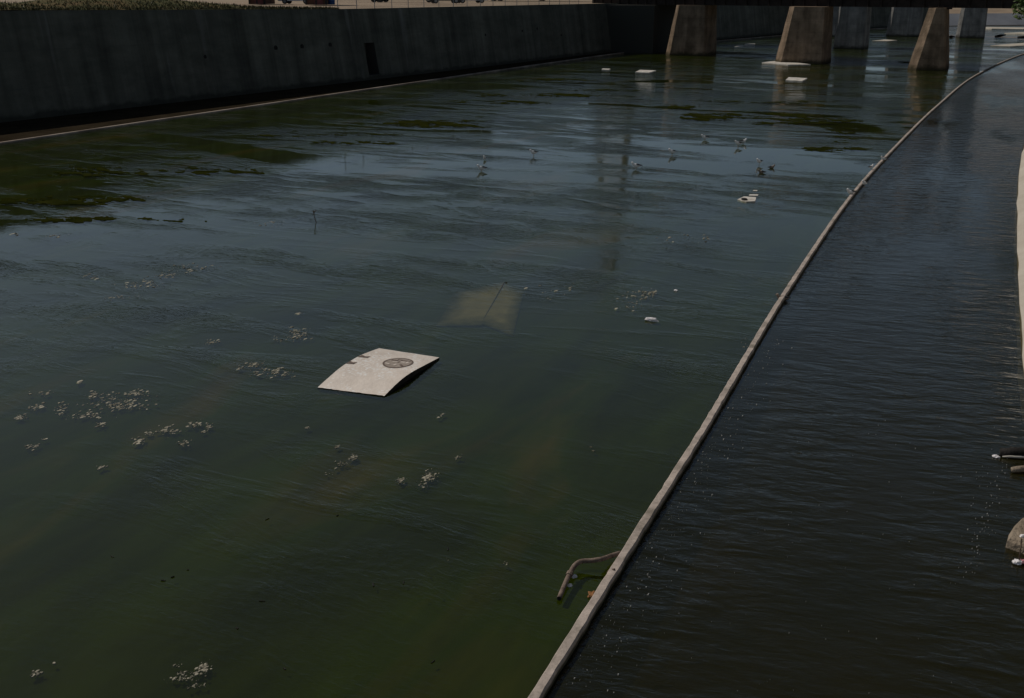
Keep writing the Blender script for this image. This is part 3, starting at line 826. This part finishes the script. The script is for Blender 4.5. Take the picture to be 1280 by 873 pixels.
for p_ in bo.data.polygons[G * G * 2:]: p_.material_index = 1  # side faces painted black in place of the shaded edge and underside
ec = (0.63, 0.655); er = (0.205, 0.155)
def epatch(mb, fn, lift):    # decal strip following the panel: list of (s,t) polygons
    for poly in fn:
        vs = [panel_pt(s, t) + Vector((0, 0, lift)) for s, t in poly]
        n = len(vs); mb.add(vs, [tuple(range(n))])
def ring(r0, r1, a0=0, a1=360, n=48):
    o = []
    for k in range(n):
        x, y = R(a0 + (a1 - a0) * k / n), R(a0 + (a1 - a0) * (k + 1) / n)
        o.append([(ec[0] + er[0] * r * math.cos(g), ec[1] + er[1] * r * math.sin(g)) for r, g in ((r0, x), (r1, x), (r1, y), (r0, y))])
    return o
mb = MB(); epatch(mb, ring(0.0001, 0.35) + ring(0.35, 0.7) + ring(0.7, 0.9), 0.004)
em = mb.build('round_emblem', M['emblemfill'], pn, fix=False)
mb = MB(); epatch(mb, ring(0.88, 1.0), 0.006)
def quadst(cx, cy, w, h, a):
    ca, sa = math.cos(R(a)), math.sin(R(a))
    return [(ec[0] + er[0] * (cx + x * ca - y * sa), ec[1] + er[1] * (cy + x * sa + y * ca)) for x, y in ((-w, -h), (w, -h), (w, h), (-w, h))]
epatch(mb, [quadst(-0.48, 0.33, 0.24, 0.10, 10), quadst(-0.02, 0.25, 0.05, 0.28, 0), quadst(0.50, -0.38, 0.22, 0.08, -35), quadst(0.1, 0.55, 0.5, 0.05, 0)], 0.006)
mb.build('emblem_ring', M['emblem'], em, fix=False)
mb = MB(); epatch(mb, [quadst(-0.55, -0.42, 0.18, 0.07, -10), quadst(0.20, 0.22, 0.17, 0.09, 5), quadst(0.52, 0.28, 0.08, 0.16, 0), quadst(0.02, -0.42, 0.07, 0.14, 0), quadst(-0.3, 0.08, 0.16, 0.05, 20)], 0.007)
mb.build('emblem_light_mark', M['panel'], em, fix=False)
for (s, t, w, h) in ((0.055, 0.48, 0.055, 0.035), (0.075, 0.665, 0.07, 0.032)):
    mb = MB(); epatch(mb, [[(s - w, t - h), (s + w, t - h * 0.6), (s + w * 1.1, t + h), (s + w * 0.2, t + h * 0.4), (s - w * 0.9, t + h)]], 0.005)
    mb.build('dark_mark', M['emblem'], pn, fix=False)

# ------------------------------------------------------------------ the sunken folded board
sk = empty('sunken_board', (0, 0, 0), 'folded tan board lying just under the water beyond the white panel', 'board')
def sub_sheet(c4, zs, name, half):
    mb = MB(); g = 10; vs = []
    pts = [P(x, y, z) for (x, y), z in zip(c4, zs)]
    for l in (0, 1):
        for i in range(g + 1):
            for j in range(g + 1):
                p = pts[0].lerp(pts[1], i / g).lerp(pts[3].lerp(pts[2], i / g), j / g)
                vs.append(p + Vector((0, 0, -0.012 * l + 0.005 * math.sin(math.pi * i / g))))
    k = (g + 1) ** 2
    fs = [(i*(g+1)+j, (i+1)*(g+1)+j, (i+1)*(g+1)+j+1, i*(g+1)+j+1) for i in range(g) for j in range(g)]
    fs += [(k+i*(g+1)+j, k+i*(g+1)+j+1, k+(i+1)*(g+1)+j+1, k+(i+1)*(g+1)+j) for i in range(g) for j in range(g)]
    mb.add(vs, fs); return mb.build(name, M['submat'], sk, smooth=True, uvs=[(half + 0.5 * i / g, j / g) for l in (0, 1) for i in range(g + 1) for j in range(g + 1)])
sub_sheet([(545, 408), (602, 407), (631, 352), (570, 366)], (-0.055, -0.03, -0.02, -0.055), 'leaf_panel', 0.0)
sub_sheet([(602, 405), (641, 421), (655, 364), (631, 353)], (-0.03, -0.06, -0.055, -0.02), 'leaf_panel', 0.5)
mb = MB(); mb.tube([P(602, 404, -0.035), P(609, 391, -0.025), P(620, 372, -0.015), P(630, 354, -0.005), P(634, 353, 0.015)], [0.006, 0.010, 0.012, 0.012, 0.010], 6); mb.build('ridge_batten', M['bark'], sk)

# ------------------------------------------------------------------ floating slabs, bags, litter
def slab(name, corners, z, th, mat, label, cat, group=None, tilt=(0, 0, 0, 0), spot=None):
    t = MB(); pts = []
    for (x, y), dz in zip(corners, tilt): pts.append(P(x, y, z + dz))
    loop = []
    for a, b in zip(pts, pts[1:] + pts[:1]):
        for k in range(4):
            q = a.lerp(b, k / 4) + Vector((0.04 * (b - a).length * 0.5 * mnoise.noise(a * 3 + Vector((k, 0, 0))), 0.04 * (b - a).length * 0.5 * mnoise.noise(a * 3 + Vector((0, k, 7))), 0)); loop.append(q)
    n = len(loop)
    t.add([tuple(q) for q in loop] + [(q.x, q.y, q.z - th) for q in loop], [tuple(range(n)), tuple(range(n, 2 * n))[::-1]] + [(i, (i + 1) % n, n + (i + 1) % n, n + i) for i in range(n)])
    o = t.build(name, mat)
    return tag(o, label, cat, group)
g = 'white foam boards adrift on the river'
slab('foam_board', [(794, 90.3), (811, 91), (820, 88.2), (800, 87.4)], 0.10, 0.12, M['foam'], 'white foam board adrift left of the first bridge pier', 'board', g, (0, 0, 0.12, 0.10))
slab('foam_board', [(752, 87), (761, 87.4), (763, 86.0), (753, 85.8)], 0.07, 0.1, M['foam'], 'small white foam scrap on the water near the wall kerb', 'board', g)
slab('foam_board', [(982, 100.3), (1003, 101.5), (1009, 97.8), (986, 96.6)], 0.10, 0.12, M['foam'], 'white foam board adrift just in front of the middle tapered pier', 'board', g, (0, 0, 0.1, 0.1))
slab('foam_board', [(952, 78.3), (985, 81.0), (1013, 80.6), (1000, 79.0), (968, 76.4)], 0.09, 0.12, M['foam'], 'long pale board washed against the foot of the middle tapered pier', 'board', g, (0, 0, 0, 0, 0))
slab('foam_board', [(930, 56.4), (943, 55.9), (944, 54.6), (932, 54.9)], 0.12, 0.14, M['foam'], 'white board under the bridge between the two left piers', 'board', g)
slab('foam_board', [(918, 58.6), (928, 57.8), (930, 56.8), (922, 57.2)], 0.10, 0.12, M['foam'], 'thin white scrap beside the board under the bridge', 'board', g)
o = slab('foam_board', [(921.5, 249.5), (933, 252), (944, 251.5), (945, 246.6), (930, 245.6)], 0.035, 0.1, M['foam'], 'half sunken white board with a dark spot below the group of birds', 'board', g, (-0.02, 0, 0.01, 0, 0))
mb = MB(); c = P(930.5, 249.3, 0.05); mb.loft([[c + Vector((math.cos(k) * r, math.sin(k) * r * 1.6, z)) for k in [j * math.pi / 5 for j in range(10)]] for r, z in ((0.13, -0.01), (0.11, 0.03), (0.04, 0.05))]); mb.build('dark_lump', M['black'], o)
slab('foam_board', [(936, 244.6), (947, 244.8), (948, 243.2), (937, 243.0)], 0.02, 0.05, M['foam'], 'thin white strip just beyond the half sunken white board', 'board', g)
slab('foam_board', [(941, 238.7), (946, 239), (947, 237.8), (942, 237.6)], 0.02, 0.05, M['foam'], 'tiny white scrap farthest behind the half sunken white board', 'board', g)
slab('sandbar', [(1090, 51.2), (1108, 51.6), (1121, 50.4), (1106, 49.5), (1094, 50)], 0.10, 0.3, M['sand'], 'narrow tan sandbar between the far grey piers', 'sandbar')
slab('sandbar', [(1206, 33.5), (1240, 36), (1300, 37), (1330, 35), (1290, 33.6), (1230, 32.6)], 0.16, 0.5, M['sand'], 'long pale sandbar below the grey bank at the far bend', 'sandbar')  # far-right bars enlarged and paled to stand for sky glint on the riffles
slab('sandbar', [(1256, 41.5), (1288, 43), (1320, 42), (1290, 39.5), (1266, 39.5)], 0.14, 0.5, M['sand'], 'pale sandbar at the far right edge near the dark log', 'sandbar')
slab('sandbar', [(1238, 57), (1262, 58), (1300, 56), (1290, 53), (1250, 54.6)], 0.08, 0.5, M['sand'], 'low pale sandbar in the water right of the farthest pier', 'sandbar')
def log(pts, r, label, mat, cat='log', grp=None, name='log'):
    mb = MB(); mb.tube(pts, r, 8); o = mb.build(name, mat, smooth=True); return tag(o, label, cat, grp)
log([P(1244, 45.6, 0.15), P(1250, 45, 0.3), P(1257, 43.8, 0.3)], [0.15, 0.28, 0.12], 'dark log lying in the bright water at the far bend', M['black'])
log([P(1183, 46.7, 0.1), P(1189, 46.2, 0.25), P(1193, 45.8, 0.15)], [0.12, 0.25, 0.1], 'dark log just left of the farthest grey pier', M['black'])
log([P(1272, 47, 0.3), P(1284, 46.2, 0.45), P(1300, 45.6, 0.4)], [0.2, 0.32, 0.25], 'dark log at the right picture edge beyond the bridge', M['black'])

# bent pipe by the kerb
pts = [P(699, 748, 0.03), P(706, 731, 0.05), P(714, 714, 0.08), P(719, 706.5, 0.10), P(726, 702, 0.12), P(740, 701, 0.13), P(752, 699, 0.15), P(764, 695, 0.10), P(775, 691.5, 0.06)]
pp = smooth_line(pts, 4)
t = MB(); t.tube(pp, 0.036, 10, True); o = t.build('bent_pipe', M['pipe'], smooth=True)
tag(o, 'bent rusty pipe lying in the shallows with one end on the kerb', 'pipe')
mb = MB(); a = pp[0]; dv = (pp[0] - pp[2]).normalized(); mb.tube([a + dv * 0.001, a + dv * 0.012], 0.032, 10); mb.build('open_end', M['black'], o)
mb = MB(); mb.tube([pp[7] - (pp[8] - pp[7]).normalized() * 0.04, pp[7] + (pp[8] - pp[7]).normalized() * 0.04], 0.05, 10); mb.build('coupling', M['pipe'], o)
log(smooth_line([P(768, 712, 0.13), P(763, 713, 0.08), P(760, 716, 0.03), P(762, 720, 0.05), P(764, 721, 0.1)], 4), 0.018, 'small loop of wire hooked over the kerb below the bent pipe', M['pipe'], 'wire', None, 'wire_loop')
def lump(name, c, r, mat, label, cat, seed=0, n=14, flat=0.5, group=None):
    rnd = random.Random(seed); mb = MB(); rings = []
    for z in (-0.6, 0.0, 0.5, 0.85, 1.0):
        rr = math.sqrt(max(0.02, 1 - z * z)) if z > 0 else 1.0
        rings.append([Vector((c.x + r * rr * math.cos(k * 2 * math.pi / n) * (1 + 0.35 * mnoise.noise(Vector((math.cos(k * 6.28 / n) * 1.5 + seed, math.sin(k * 6.28 / n) * 1.5, z)))),
                              c.y + r * 1.3 * rr * math.sin(k * 2 * math.pi / n) * (1 + 0.35 * mnoise.noise(Vector((math.cos(k * 6.28 / n) * 1.5 + seed, math.sin(k * 6.28 / n) * 1.5, z + 4)))), c.z + z * r * flat)) for k in range(n)])
    mb.loft(rings); o = mb.build(name, mat, smooth=True); return tag(o, label, cat, group)
def crumple(name, c, r, mat, label, cat, seed=0, group=None, sc=(1, 1, .6)):
    bm = bmesh.new(); bmesh.ops.create_icosphere(bm, subdivisions=3, radius=1)
    for v in bm.verts:
        k = 1 + 0.55 * mnoise.noise(v.co * 1.6 + Vector((seed * 3.3, 0, 0))) + 0.22 * mnoise.noise(v.co * 4.5 + Vector((0, seed * 2.1, 0)))
        v.co = Vector((v.co.x * k * r * sc[0], v.co.y * k * r * sc[1], max(v.co.z * k * r * sc[2], -0.4 * r * sc[2])))
    me = bpy.data.meshes.new(name); bm.to_mesh(me); bm.free(); me.materials.append(mat)
    o = bpy.data.objects.new(name, me); COL.objects.link(o); o.location = c
    return tag(o, label, cat, group)
crumple('leaf_litter', P(741, 744, 0.02), 0.065, M['orange'], 'orange brown lump of leaf litter against the kerb below the wire loop', 'litter', 3, None, (1, 1.2, 0.7))
crumple('plastic_bag', P(814, 400, 0.02), 0.14, M['plastic'], 'small white plastic bag afloat alone right of the sunken board', 'bag', 5, None, (1.1, 0.7, 0.5))
crumple('plastic_bag', P(845, 363.5, 0.01), 0.05, M['plastic'], 'tiny white scrap of plastic beyond the lone white bag', 'bag', 8)
crumple('plastic_bag', P(718, 721, 0.0), 0.04, M['plastic'], 'small pale plastic scrap beside the upper part of the bent pipe', 'bag', 11)
crumple('plastic_bag', P(712, 732, 0.0), 0.04, M['plastic'], 'pale plastic scrap trapped against the long arm of the bent pipe', 'bag', 14)
# right edge debris
o = log([P(1250, 566, 0.04), P(1266, 566.5, 0.06), P(1290, 566.5, 0.08), P(1330, 566, 0.1)], [0.08, 0.11, 0.12, 0.12], 'black log jutting in from the right edge of the channel', M['black'])
crumple('plastic_bag', P(1245, 571, 0.0), 0.06, M['plastic'], 'white wad of plastic caught on the tip of the black log', 'bag', 21)
log([P(1253, 571, 0.015), P(1262, 571, 0.03), P(1275, 571.5, 0.035), P(1310, 572, 0.04)], [0.012, 0.022, 0.025, 0.025], 'thin pale batten floating along the near side of the black log', M['foam'], 'batten', None, 'batten')
log([P(1265, 587.5, 0.04), P(1275, 586.5, 0.05), P(1320, 583, 0.06)], [0.05, 0.06, 0.06], 'pale broken pipe end at the right edge below the black log', M['rock'], 'pipe', None, 'pipe_end')
rk = MB()
loop = [P(1257, 684), P(1259, 676), P(1266, 665), P(1276, 655), P(1300, 645), P(1335, 668), P(1320, 700), P(1282, 693)]
n = len(loop); cen = sum(loop, Vector()) / n
rk.loft([[cen.lerp(q, 1.06) + Vector((0, 0, -0.4)) for q in loop], [q + Vector((0, 0, 0.0)) for q in loop], [cen.lerp(q, 0.97) + Vector((0, 0, 0.10)) for q in loop], [cen.lerp(q, 0.86) + Vector((0, 0, 0.14)) for q in loop]])
tag(rk.build('flat_rock', M['rock'], bevel=0.012), 'flat tan rock slab at the right picture edge', 'rock')
crumple('plastic_bag', P(1279, 671, 0.14), 0.06, M['plastic'], 'white plastic scrap lying on top of the flat tan rock', 'bag', 31, None, (0.8, 0.8, 0.6))
crumple('plastic_bag', P(1272, 703, 0.02), 0.06, M['plastic'], 'white plastic lump at the water edge below the flat rock', 'bag', 33)
crumple('pink_rag', P(1278, 702, 0.03), 0.05, M['pink'], 'pink scrap beside the white plastic lump below the flat rock', 'rag', 35)
log([P(1277, 674, 0.2), P(1276, 684, 0.18), P(1274, 700, 0.06)], 0.012, 'thin dark stick leaning over the near edge of the flat rock', M['bark'], 'stick', None, 'stick')

# snagged twigs
def twig(px, py, h, label, seed):
    c = P(px, py, 0); rnd = random.Random(seed); mb = MB()
    top = c + Vector((-0.22 * h, 0, h))
    mb.tube([c + Vector((0.12 * h, 0, -0.2)), c.lerp(top, 0.5), top], [0.018, 0.014, 0.006], 5)
    for k in range(4):
        s = c.lerp(top, rnd.uniform(0.45, 0.95)); e = s + Vector((rnd.uniform(-0.35, 0.45) * h, rnd.uniform(-.2, .2) * h, rnd.uniform(0.1, 0.4) * h))
        mb.tube([s, e], [0.02, 0.008], 5)
    o = mb.build('snagged_twig', M['bark']); tag(o, label, 'twig')
twig(395, 278, 0.42, 'dark forked twig sticking up out of the shallows at left', 2)

# ------------------------------------------------------------------ birds
def ellipse_ring(c, t, rw, rh, n=10):
    t = t.normalized(); a = Vector((0, 1, 0)); b = t.cross(a).normalized()
    return [c + a * math.cos(2 * math.pi * k / n) * rw + b * math.sin(2 * math.pi * k / n) * rh for k in range(n)]
def bird_proto(kind):
    t = empty('gull' if kind != 'duck' else 'duck', (0, 0, 0), 'bird', 'bird')
    leg = 0.07 if kind == 'gull' else (0.13 if kind == 'stilt' else -0.02)
    z = leg
    sp = [(-0.26, z + .085, .012, .008), (-0.19, z + .085, .04, .022), (-0.10, z + .085, .075, .065), (0.0, z + .09, .095, .095), (0.08, z + .11, .092, .095), (0.135, z + .15, .060, .064),
          (0.16, z + .19, .050, .052), (0.178, z + .222, .056, .058), (0.205, z + .242, .052, .052), (0.232, z + .237, .028, .028), (0.246, z + .234, .008, .008)]
    pts = [Vector((x, 0, zz)) for x, zz, a, b in sp]; mb = MB(); rings = []
    for i, (x, zz, a, b) in enumerate(sp):
        tt = pts[min(i + 1, len(pts) - 1)] - pts[max(i - 1, 0)]; rings.append(ellipse_ring(pts[i], tt, a, b))
    mb.loft(rings); body = mb.build('body', M['white_f'] if kind != 'duck' else M['brown_f'], t, smooth=True)
    for s in (-1, 1):
        mb = MB(); rr = []
        for x, w, hh, dz in ((0.02, .010, .012, .145), (-0.04, .020, .034, .140), (-0.11, .020, .042, .126), (-0.20, .016, .030, .108), (-0.32, .006, .01, .095)):
            rr.append(ellipse_ring(Vector((x, s * (0.062 if x > -0.08 else 0.052 if x > -0.2 else 0.02), z + dz + 0.01)), Vector((1, 0, 0)), w, hh, 8))
        mb.loft(rr); mb.build('wing', M['grey_f'] if kind != 'duck' else M['grey_f'], t, smooth=True)
        if leg > 0:
            mb = MB(); mb.tube([(0.0, s * 0.03, z + 0.03), (-0.01, s * 0.032, z * 0.5), (0.0, s * 0.032, -0.02)], [0.011, 0.007, 0.007], 5)
            mb.add([(0.0, s * .032 - .018, .004), (0.045, s * .032 - .02, .002), (0.05, s * .032 + .02, .002), (0, s * .032 + .018, .004)], [(0, 1, 2, 3)]); mb.build('leg', M['beak'], t)
        mb = MB(); mb.tube([(0.205, s * 0.030, z + .245), (0.206, s * 0.037, z + .245)], 0.006, 6); mb.build('eye', M['black'], t)
    mb = MB(); mb.tube([(0.228, 0, z + .233), (0.255, 0, z + .229), (0.285, 0, z + .220)], [0.013, 0.010, 0.003], 6); mb.build('beak', M['beak'], t)
    return t
protos = {k: bird_proto(k) for k in ('gull', 'stilt', 'duck')}
used = set()
birds = [
 (602, 214, 'gull', 190, 'white gull facing left, the lower of the pair farthest left', 1.0),
 (606, 200, 'gull', 250, 'small pale gull just behind the lower left gull', 0.72),
 (667, 195.5, 'stilt', 200, 'upright gull standing alone between the left pair and the mid river birds', 1.0),
 (795, 211.5, 'gull', 185, 'gull with spread dark back standing alone mid river, left of the high stepping one', 1.1),
 (840, 194.5, 'stilt', 205, 'upright gull alone in mid river between the lone dark backed gull and the resting one', 1.0),
 (881, 175, 'gull', 180, 'gull resting low, farthest up the river of all the birds', 1.0),
 (922.5, 184, 'stilt', 200, 'front gull of the close pair near the river middle', 1.0),
 (929, 180, 'gull', 15, 'dark backed gull just behind its partner in the close pair', 0.95),
 (949, 206.5, 'stilt', 215, 'upper left gull of the cluster of three above the sunken white board', 0.9),
 (951.5, 216.5, 'duck', 170, 'brown duck, the lowest of the cluster above the sunken white board', 0.8),
 (964.5, 210.5, 'duck', 10, 'dark duck on the right of the cluster above the sunken white board', 0.75),
 (1063, 246, 'stilt', 200, 'white breasted gull in the water nearest the kerb, lowest by the bend', 0.95),
 (1080.5, 235, 'stilt', 215, 'gull perched on the kerb, the nearer of two', 0.85),
 (1088.5, 212.5, 'gull', 30, 'small dark bird in the water beside the kerb between the two perched gulls', 0.7),
 (1104.5, 204, 'stilt', 200, 'gull perched on the kerb, the farther of two', 0.85),
 (977.5, 375.5, 'duck', 190, 'black and white duck pressed against the kerb halfway along it', 0.85)]
gl_ = 'birds wading in the river'
for (px, py, k, a, lab, sc) in birds:
    o = protos[k] if k not in used else copy_tree(protos[k]); used.add(k)
    z = 0.0
    q = P(px, py, 0)
    if 'perched' in lab: q = P(px, py - 1, 0.13)
    o.location = q; o.rotation_euler = (0, 0, R(a)); o.scale = (sc * 0.9,) * 3
    o['label'] = lab; o['category'] = 'bird'; o['group'] = gl_

# ------------------------------------------------------------------ scum, flecks
def flake(mb, p, r, rnd, h=0.5):
    n = rnd.choice((5, 6, 7)); a0 = rnd.uniform(0, 6.28); sx = rnd.uniform(0.6, 2.4)
    base = []; topv = []
    for k in range(n):
        a = a0 + k * 2 * math.pi / n; q = r * rnd.uniform(0.6, 1.25)
        v = ACR * math.cos(a) * q + RIV * math.sin(a) * q * sx
        base.append((p.x + v.x, p.y + v.y, -0.02)); topv.append((p.x + v.x * 0.7, p.y + v.y * 0.7, r * h * rnd.uniform(0.4, 1.2)))
    mb.add(base + topv, [tuple(range(n, 2 * n))] + [(k, (k + 1) % n, n + (k + 1) % n, n + k) for k in range(n)])
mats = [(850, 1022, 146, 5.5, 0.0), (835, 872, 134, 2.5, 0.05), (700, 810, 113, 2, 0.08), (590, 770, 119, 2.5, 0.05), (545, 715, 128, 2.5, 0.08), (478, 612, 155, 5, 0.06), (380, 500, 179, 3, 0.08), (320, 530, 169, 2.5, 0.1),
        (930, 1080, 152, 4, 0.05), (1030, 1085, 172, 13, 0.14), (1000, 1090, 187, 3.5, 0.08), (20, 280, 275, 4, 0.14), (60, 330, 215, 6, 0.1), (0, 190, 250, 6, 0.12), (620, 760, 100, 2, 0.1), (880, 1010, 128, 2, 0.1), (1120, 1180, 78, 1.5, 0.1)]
mb = MB()  # ragged dark sheets painted in where wall and bridge reflect in the water
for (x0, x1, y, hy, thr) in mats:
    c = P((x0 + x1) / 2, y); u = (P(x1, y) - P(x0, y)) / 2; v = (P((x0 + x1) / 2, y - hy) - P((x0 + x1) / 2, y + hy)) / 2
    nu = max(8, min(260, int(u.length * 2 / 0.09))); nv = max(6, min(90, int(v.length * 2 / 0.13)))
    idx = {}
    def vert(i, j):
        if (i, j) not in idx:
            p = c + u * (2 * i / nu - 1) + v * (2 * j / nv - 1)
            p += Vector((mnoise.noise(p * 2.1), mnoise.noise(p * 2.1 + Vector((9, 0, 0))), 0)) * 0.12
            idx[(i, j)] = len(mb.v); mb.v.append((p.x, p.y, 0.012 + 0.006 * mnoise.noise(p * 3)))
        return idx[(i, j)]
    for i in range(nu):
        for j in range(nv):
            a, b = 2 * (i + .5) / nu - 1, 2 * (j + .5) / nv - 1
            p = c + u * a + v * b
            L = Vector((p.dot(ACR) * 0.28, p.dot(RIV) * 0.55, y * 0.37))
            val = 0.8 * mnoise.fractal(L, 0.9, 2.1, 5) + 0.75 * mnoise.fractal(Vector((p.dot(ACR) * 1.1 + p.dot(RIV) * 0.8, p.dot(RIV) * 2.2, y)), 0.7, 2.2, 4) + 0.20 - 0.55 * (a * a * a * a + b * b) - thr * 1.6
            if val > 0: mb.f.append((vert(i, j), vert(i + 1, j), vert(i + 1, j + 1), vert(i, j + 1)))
tag(mb.build('reflection_mats', M['algae'], fix=False), 'dark olive ragged streaks painted in for wall and bridge reflections across the shallows', 'algae', kind='stuff')
rnd = random.Random(12)
clumps = [(172, 492, 11, 3, 40), (140, 502, 30, 7, 60), (122, 494, 14, 4, 22), (110, 520, 18, 4, 34), (155, 507, 22, 5, 60), (75, 512, 6, 6, 26), (45, 508, 8, 3, 22), (25, 522, 7, 2.5, 18), (55, 492, 13, 3, 12), (100, 479, 3, 1.5, 5), (125, 531, 7, 2.5, 12),
 (40, 558, 8, 3, 22), (127, 584, 5, 2, 14), (55, 549, 3, 1, 4), (230, 554, 6, 2.5, 24), (202, 538, 11, 4, 24), (215, 540, 12, 3, 18), (242, 531, 8, 3, 30), (262, 533, 4, 2.5, 14), (255, 540, 4, 1.5, 8), (175, 551, 7, 4, 16), (185, 543, 5, 2, 8),
 (372, 418, 12, 6, 55), (345, 425, 4, 2.5, 8), (318, 456, 10, 3, 34), (350, 466, 14, 5, 45), (328, 464, 12, 4, 20), (300, 460, 5, 2, 6), (265, 428, 10, 2.5, 16), (374, 392, 4, 1.4, 8),
 (180, 356, 22, 4.5, 40), (240, 335, 30, 6, 26), (150, 372, 18, 2.5, 12), (205, 345, 14, 3, 22), (70, 295, 10, 1.6, 10), (20, 293, 6, 1.4, 6), (120, 346, 12, 2.5, 8), (340, 280, 14, 3, 14),
 (441, 572, 5, 3, 24), (430, 580, 8, 3, 12), (412, 592, 6, 3, 5), (537, 596, 7, 6, 60), (528, 606, 5, 4, 14), (500, 601, 5, 3, 24), (572, 572, 4, 2, 8), (384, 535, 3, 1.2, 5), (420, 559, 3, 1.4, 4),
 (255, 835, 6, 4.5, 60), (234, 842, 12, 3, 22), (228, 849, 18, 2.5, 20), (45, 841, 5, 3, 18), (67, 830, 1.5, 1, 2), (222, 830, 3, 2, 4), (246, 858, 10, 2, 14),
 (800, 368, 22, 5, 45), (790, 380, 14, 8, 22), (812, 366, 8, 2, 14), (632, 705, 3, 2, 3), (740, 560, 3, 2, 2), (548, 520, 14, 2, 4), (930, 430, 8, 8, 4), (860, 300, 30, 5, 12), (700, 360, 30, 12, 12), (560, 700, 3, 2, 1)]
mb = MB()
for (x, y, sx, sy, n) in clumps:
    ppm = F / max(10.0, P(x, y).length)
    for _ in range(int(n * 2.2)):
        g1, g2 = rnd.gauss(0, 0.6), rnd.gauss(0, 0.6)
        q = P(x + g1 * sx + g2 * 0.5 * sx * 0.4, y + g2 * sy - g1 * sy * 0.45)
        k_ = rnd.choice((0.5, 0.6, 0.8, 1.1, 2.1, 3.0))
        flake(mb, q, rnd.uniform(0.4, 1.0) / ppm * k_, rnd, 0.28 if k_ < 3 else 0.09)
tag(mb.build('floating_scum', M['scum'], fix=True), 'tan clumps of floating scum scattered over the shallow water', 'scum', kind='stuff')
mb = MB()
for _ in range(320):
    k = rnd.random(); i = int(24 + k * 32); i = min(i, len(kR) - 2)
    p = kR[i].lerp(kR[i + 1], rnd.random()); off = 0.18 + abs(rnd.gauss(0, 0.32))
    q = p + nR[i] * off
    ppm = F / (q - Vector((0, 0, 8))).length
    flake(mb, q, rnd.uniform(0.2, 0.55) / ppm * rnd.choice((0.6, 0.8, 1.0, 1.7)), rnd, 0.3)
for _ in range(110):
    q = P(rnd.uniform(760, 1270), rnd.uniform(520, 870))
    if (q - P(685, 853)).dot(ACR) < 0.4 or min((q - p).length for p in kR) < 0.4: continue
    if (q - kR[24]).dot(nR[24]) < 0: continue
    ppm = F / (q - Vector((0, 0, 8))).length
    flake(mb, q, rnd.uniform(0.18, 0.4) / ppm, rnd, 0.3)
for _ in range(80):
    t_ = rnd.random(); q = P(1250 - 40 * t_ + rnd.gauss(0, 10), 570 + 150 * t_ + rnd.gauss(0, 8)); ppm = F / (q - Vector((0, 0, 8))).length
    flake(mb, q, rnd.uniform(0.25, 0.7) / ppm, rnd, 0.3)
tag(mb.build('foam_flecks', M['fleck'], fix=True), 'tiny pale foam flecks drifting on the channel beside the kerb', 'foam', kind='stuff')
mb = MB()
for _ in range(13):   # dark bits lying on the bed / drifting in the near shallows
    q = P(rnd.uniform(20, 560), rnd.uniform(600, 850)); a = rnd.uniform(0, 3.14); l = rnd.uniform(0.012, 0.045)
    d_ = Vector((math.cos(a), math.sin(a), 0)) * l
    mb.tube([q - d_ + Vector((0, 0, 0.004)), q + d_ + Vector((0, 0, 0.008))], rnd.uniform(0.006, 0.012), 5)
tag(mb.build('drifting_twigs', M['black']), 'small dark bits of twig drifting in the near shallows', 'debris', kind='stuff')

# ------------------------------------------------------------------ camera, light, world
cam = bpy.data.cameras.new('camera'); co = bpy.data.objects.new('camera', cam); COL.objects.link(co)
cam.sensor_fit = 'HORIZONTAL'; cam.sensor_width = 36.0; cam.lens = 36.0 * F / W
cam.clip_start = 0.1; cam.clip_end = 6000
co.location = (0, 0, CH); co.rotation_euler = (math.pi / 2 - PIT, 0, 0)
S.camera = co
AZ, EL = -53.0, 46.0     # azimuth clockwise from +Y
sd = Vector((math.sin(R(AZ)) * math.cos(R(EL)), math.cos(R(AZ)) * math.cos(R(EL)), math.sin(R(EL))))
sun = bpy.data.lights.new('sun', 'SUN'); so = bpy.data.objects.new('sun', sun); COL.objects.link(so)
sun.energy = 3.0; sun.angle = R(0.5); sun.color = (1.0, 0.92, 0.82)
so.rotation_euler = (-sd).to_track_quat('-Z', 'Y').to_euler(); so.location = (-40, 30, 60)
w = bpy.data.worlds.new('World'); S.world = w; w.use_nodes = True
nt = w.node_tree; bg = nt.nodes['Background']
sk_ = nt.nodes.new('ShaderNodeTexSky'); sk_.sky_type = 'NISHITA'; sk_.sun_disc = False
sk_.sun_elevation = R(EL); sk_.sun_rotation = R(AZ); sk_.air_density = 0.6; sk_.dust_density = 0.6; sk_.ozone_density = 3.0
hs = nt.nodes.new('ShaderNodeHueSaturation'); hs.inputs['Saturation'].default_value = 0.72; hs.inputs['Hue'].default_value = 0.482
nt.links.new(sk_.outputs[0], hs.inputs['Color']); nt.links.new(hs.outputs[0], bg.inputs['Color']); bg.inputs['Strength'].default_value = 0.058
S.view_settings.view_transform = 'Standard'; S.view_settings.look = 'None'
S.view_settings.exposure = -0.3; S.view_settings.gamma = 1.0; S.view_settings.use_curve_mapping = False
S.cycles.use_denoising = True
S.cycles.max_bounces = 8; S.cycles.transparent_max_bounces = 12
S.cycles.sample_clamp_indirect = 4.0
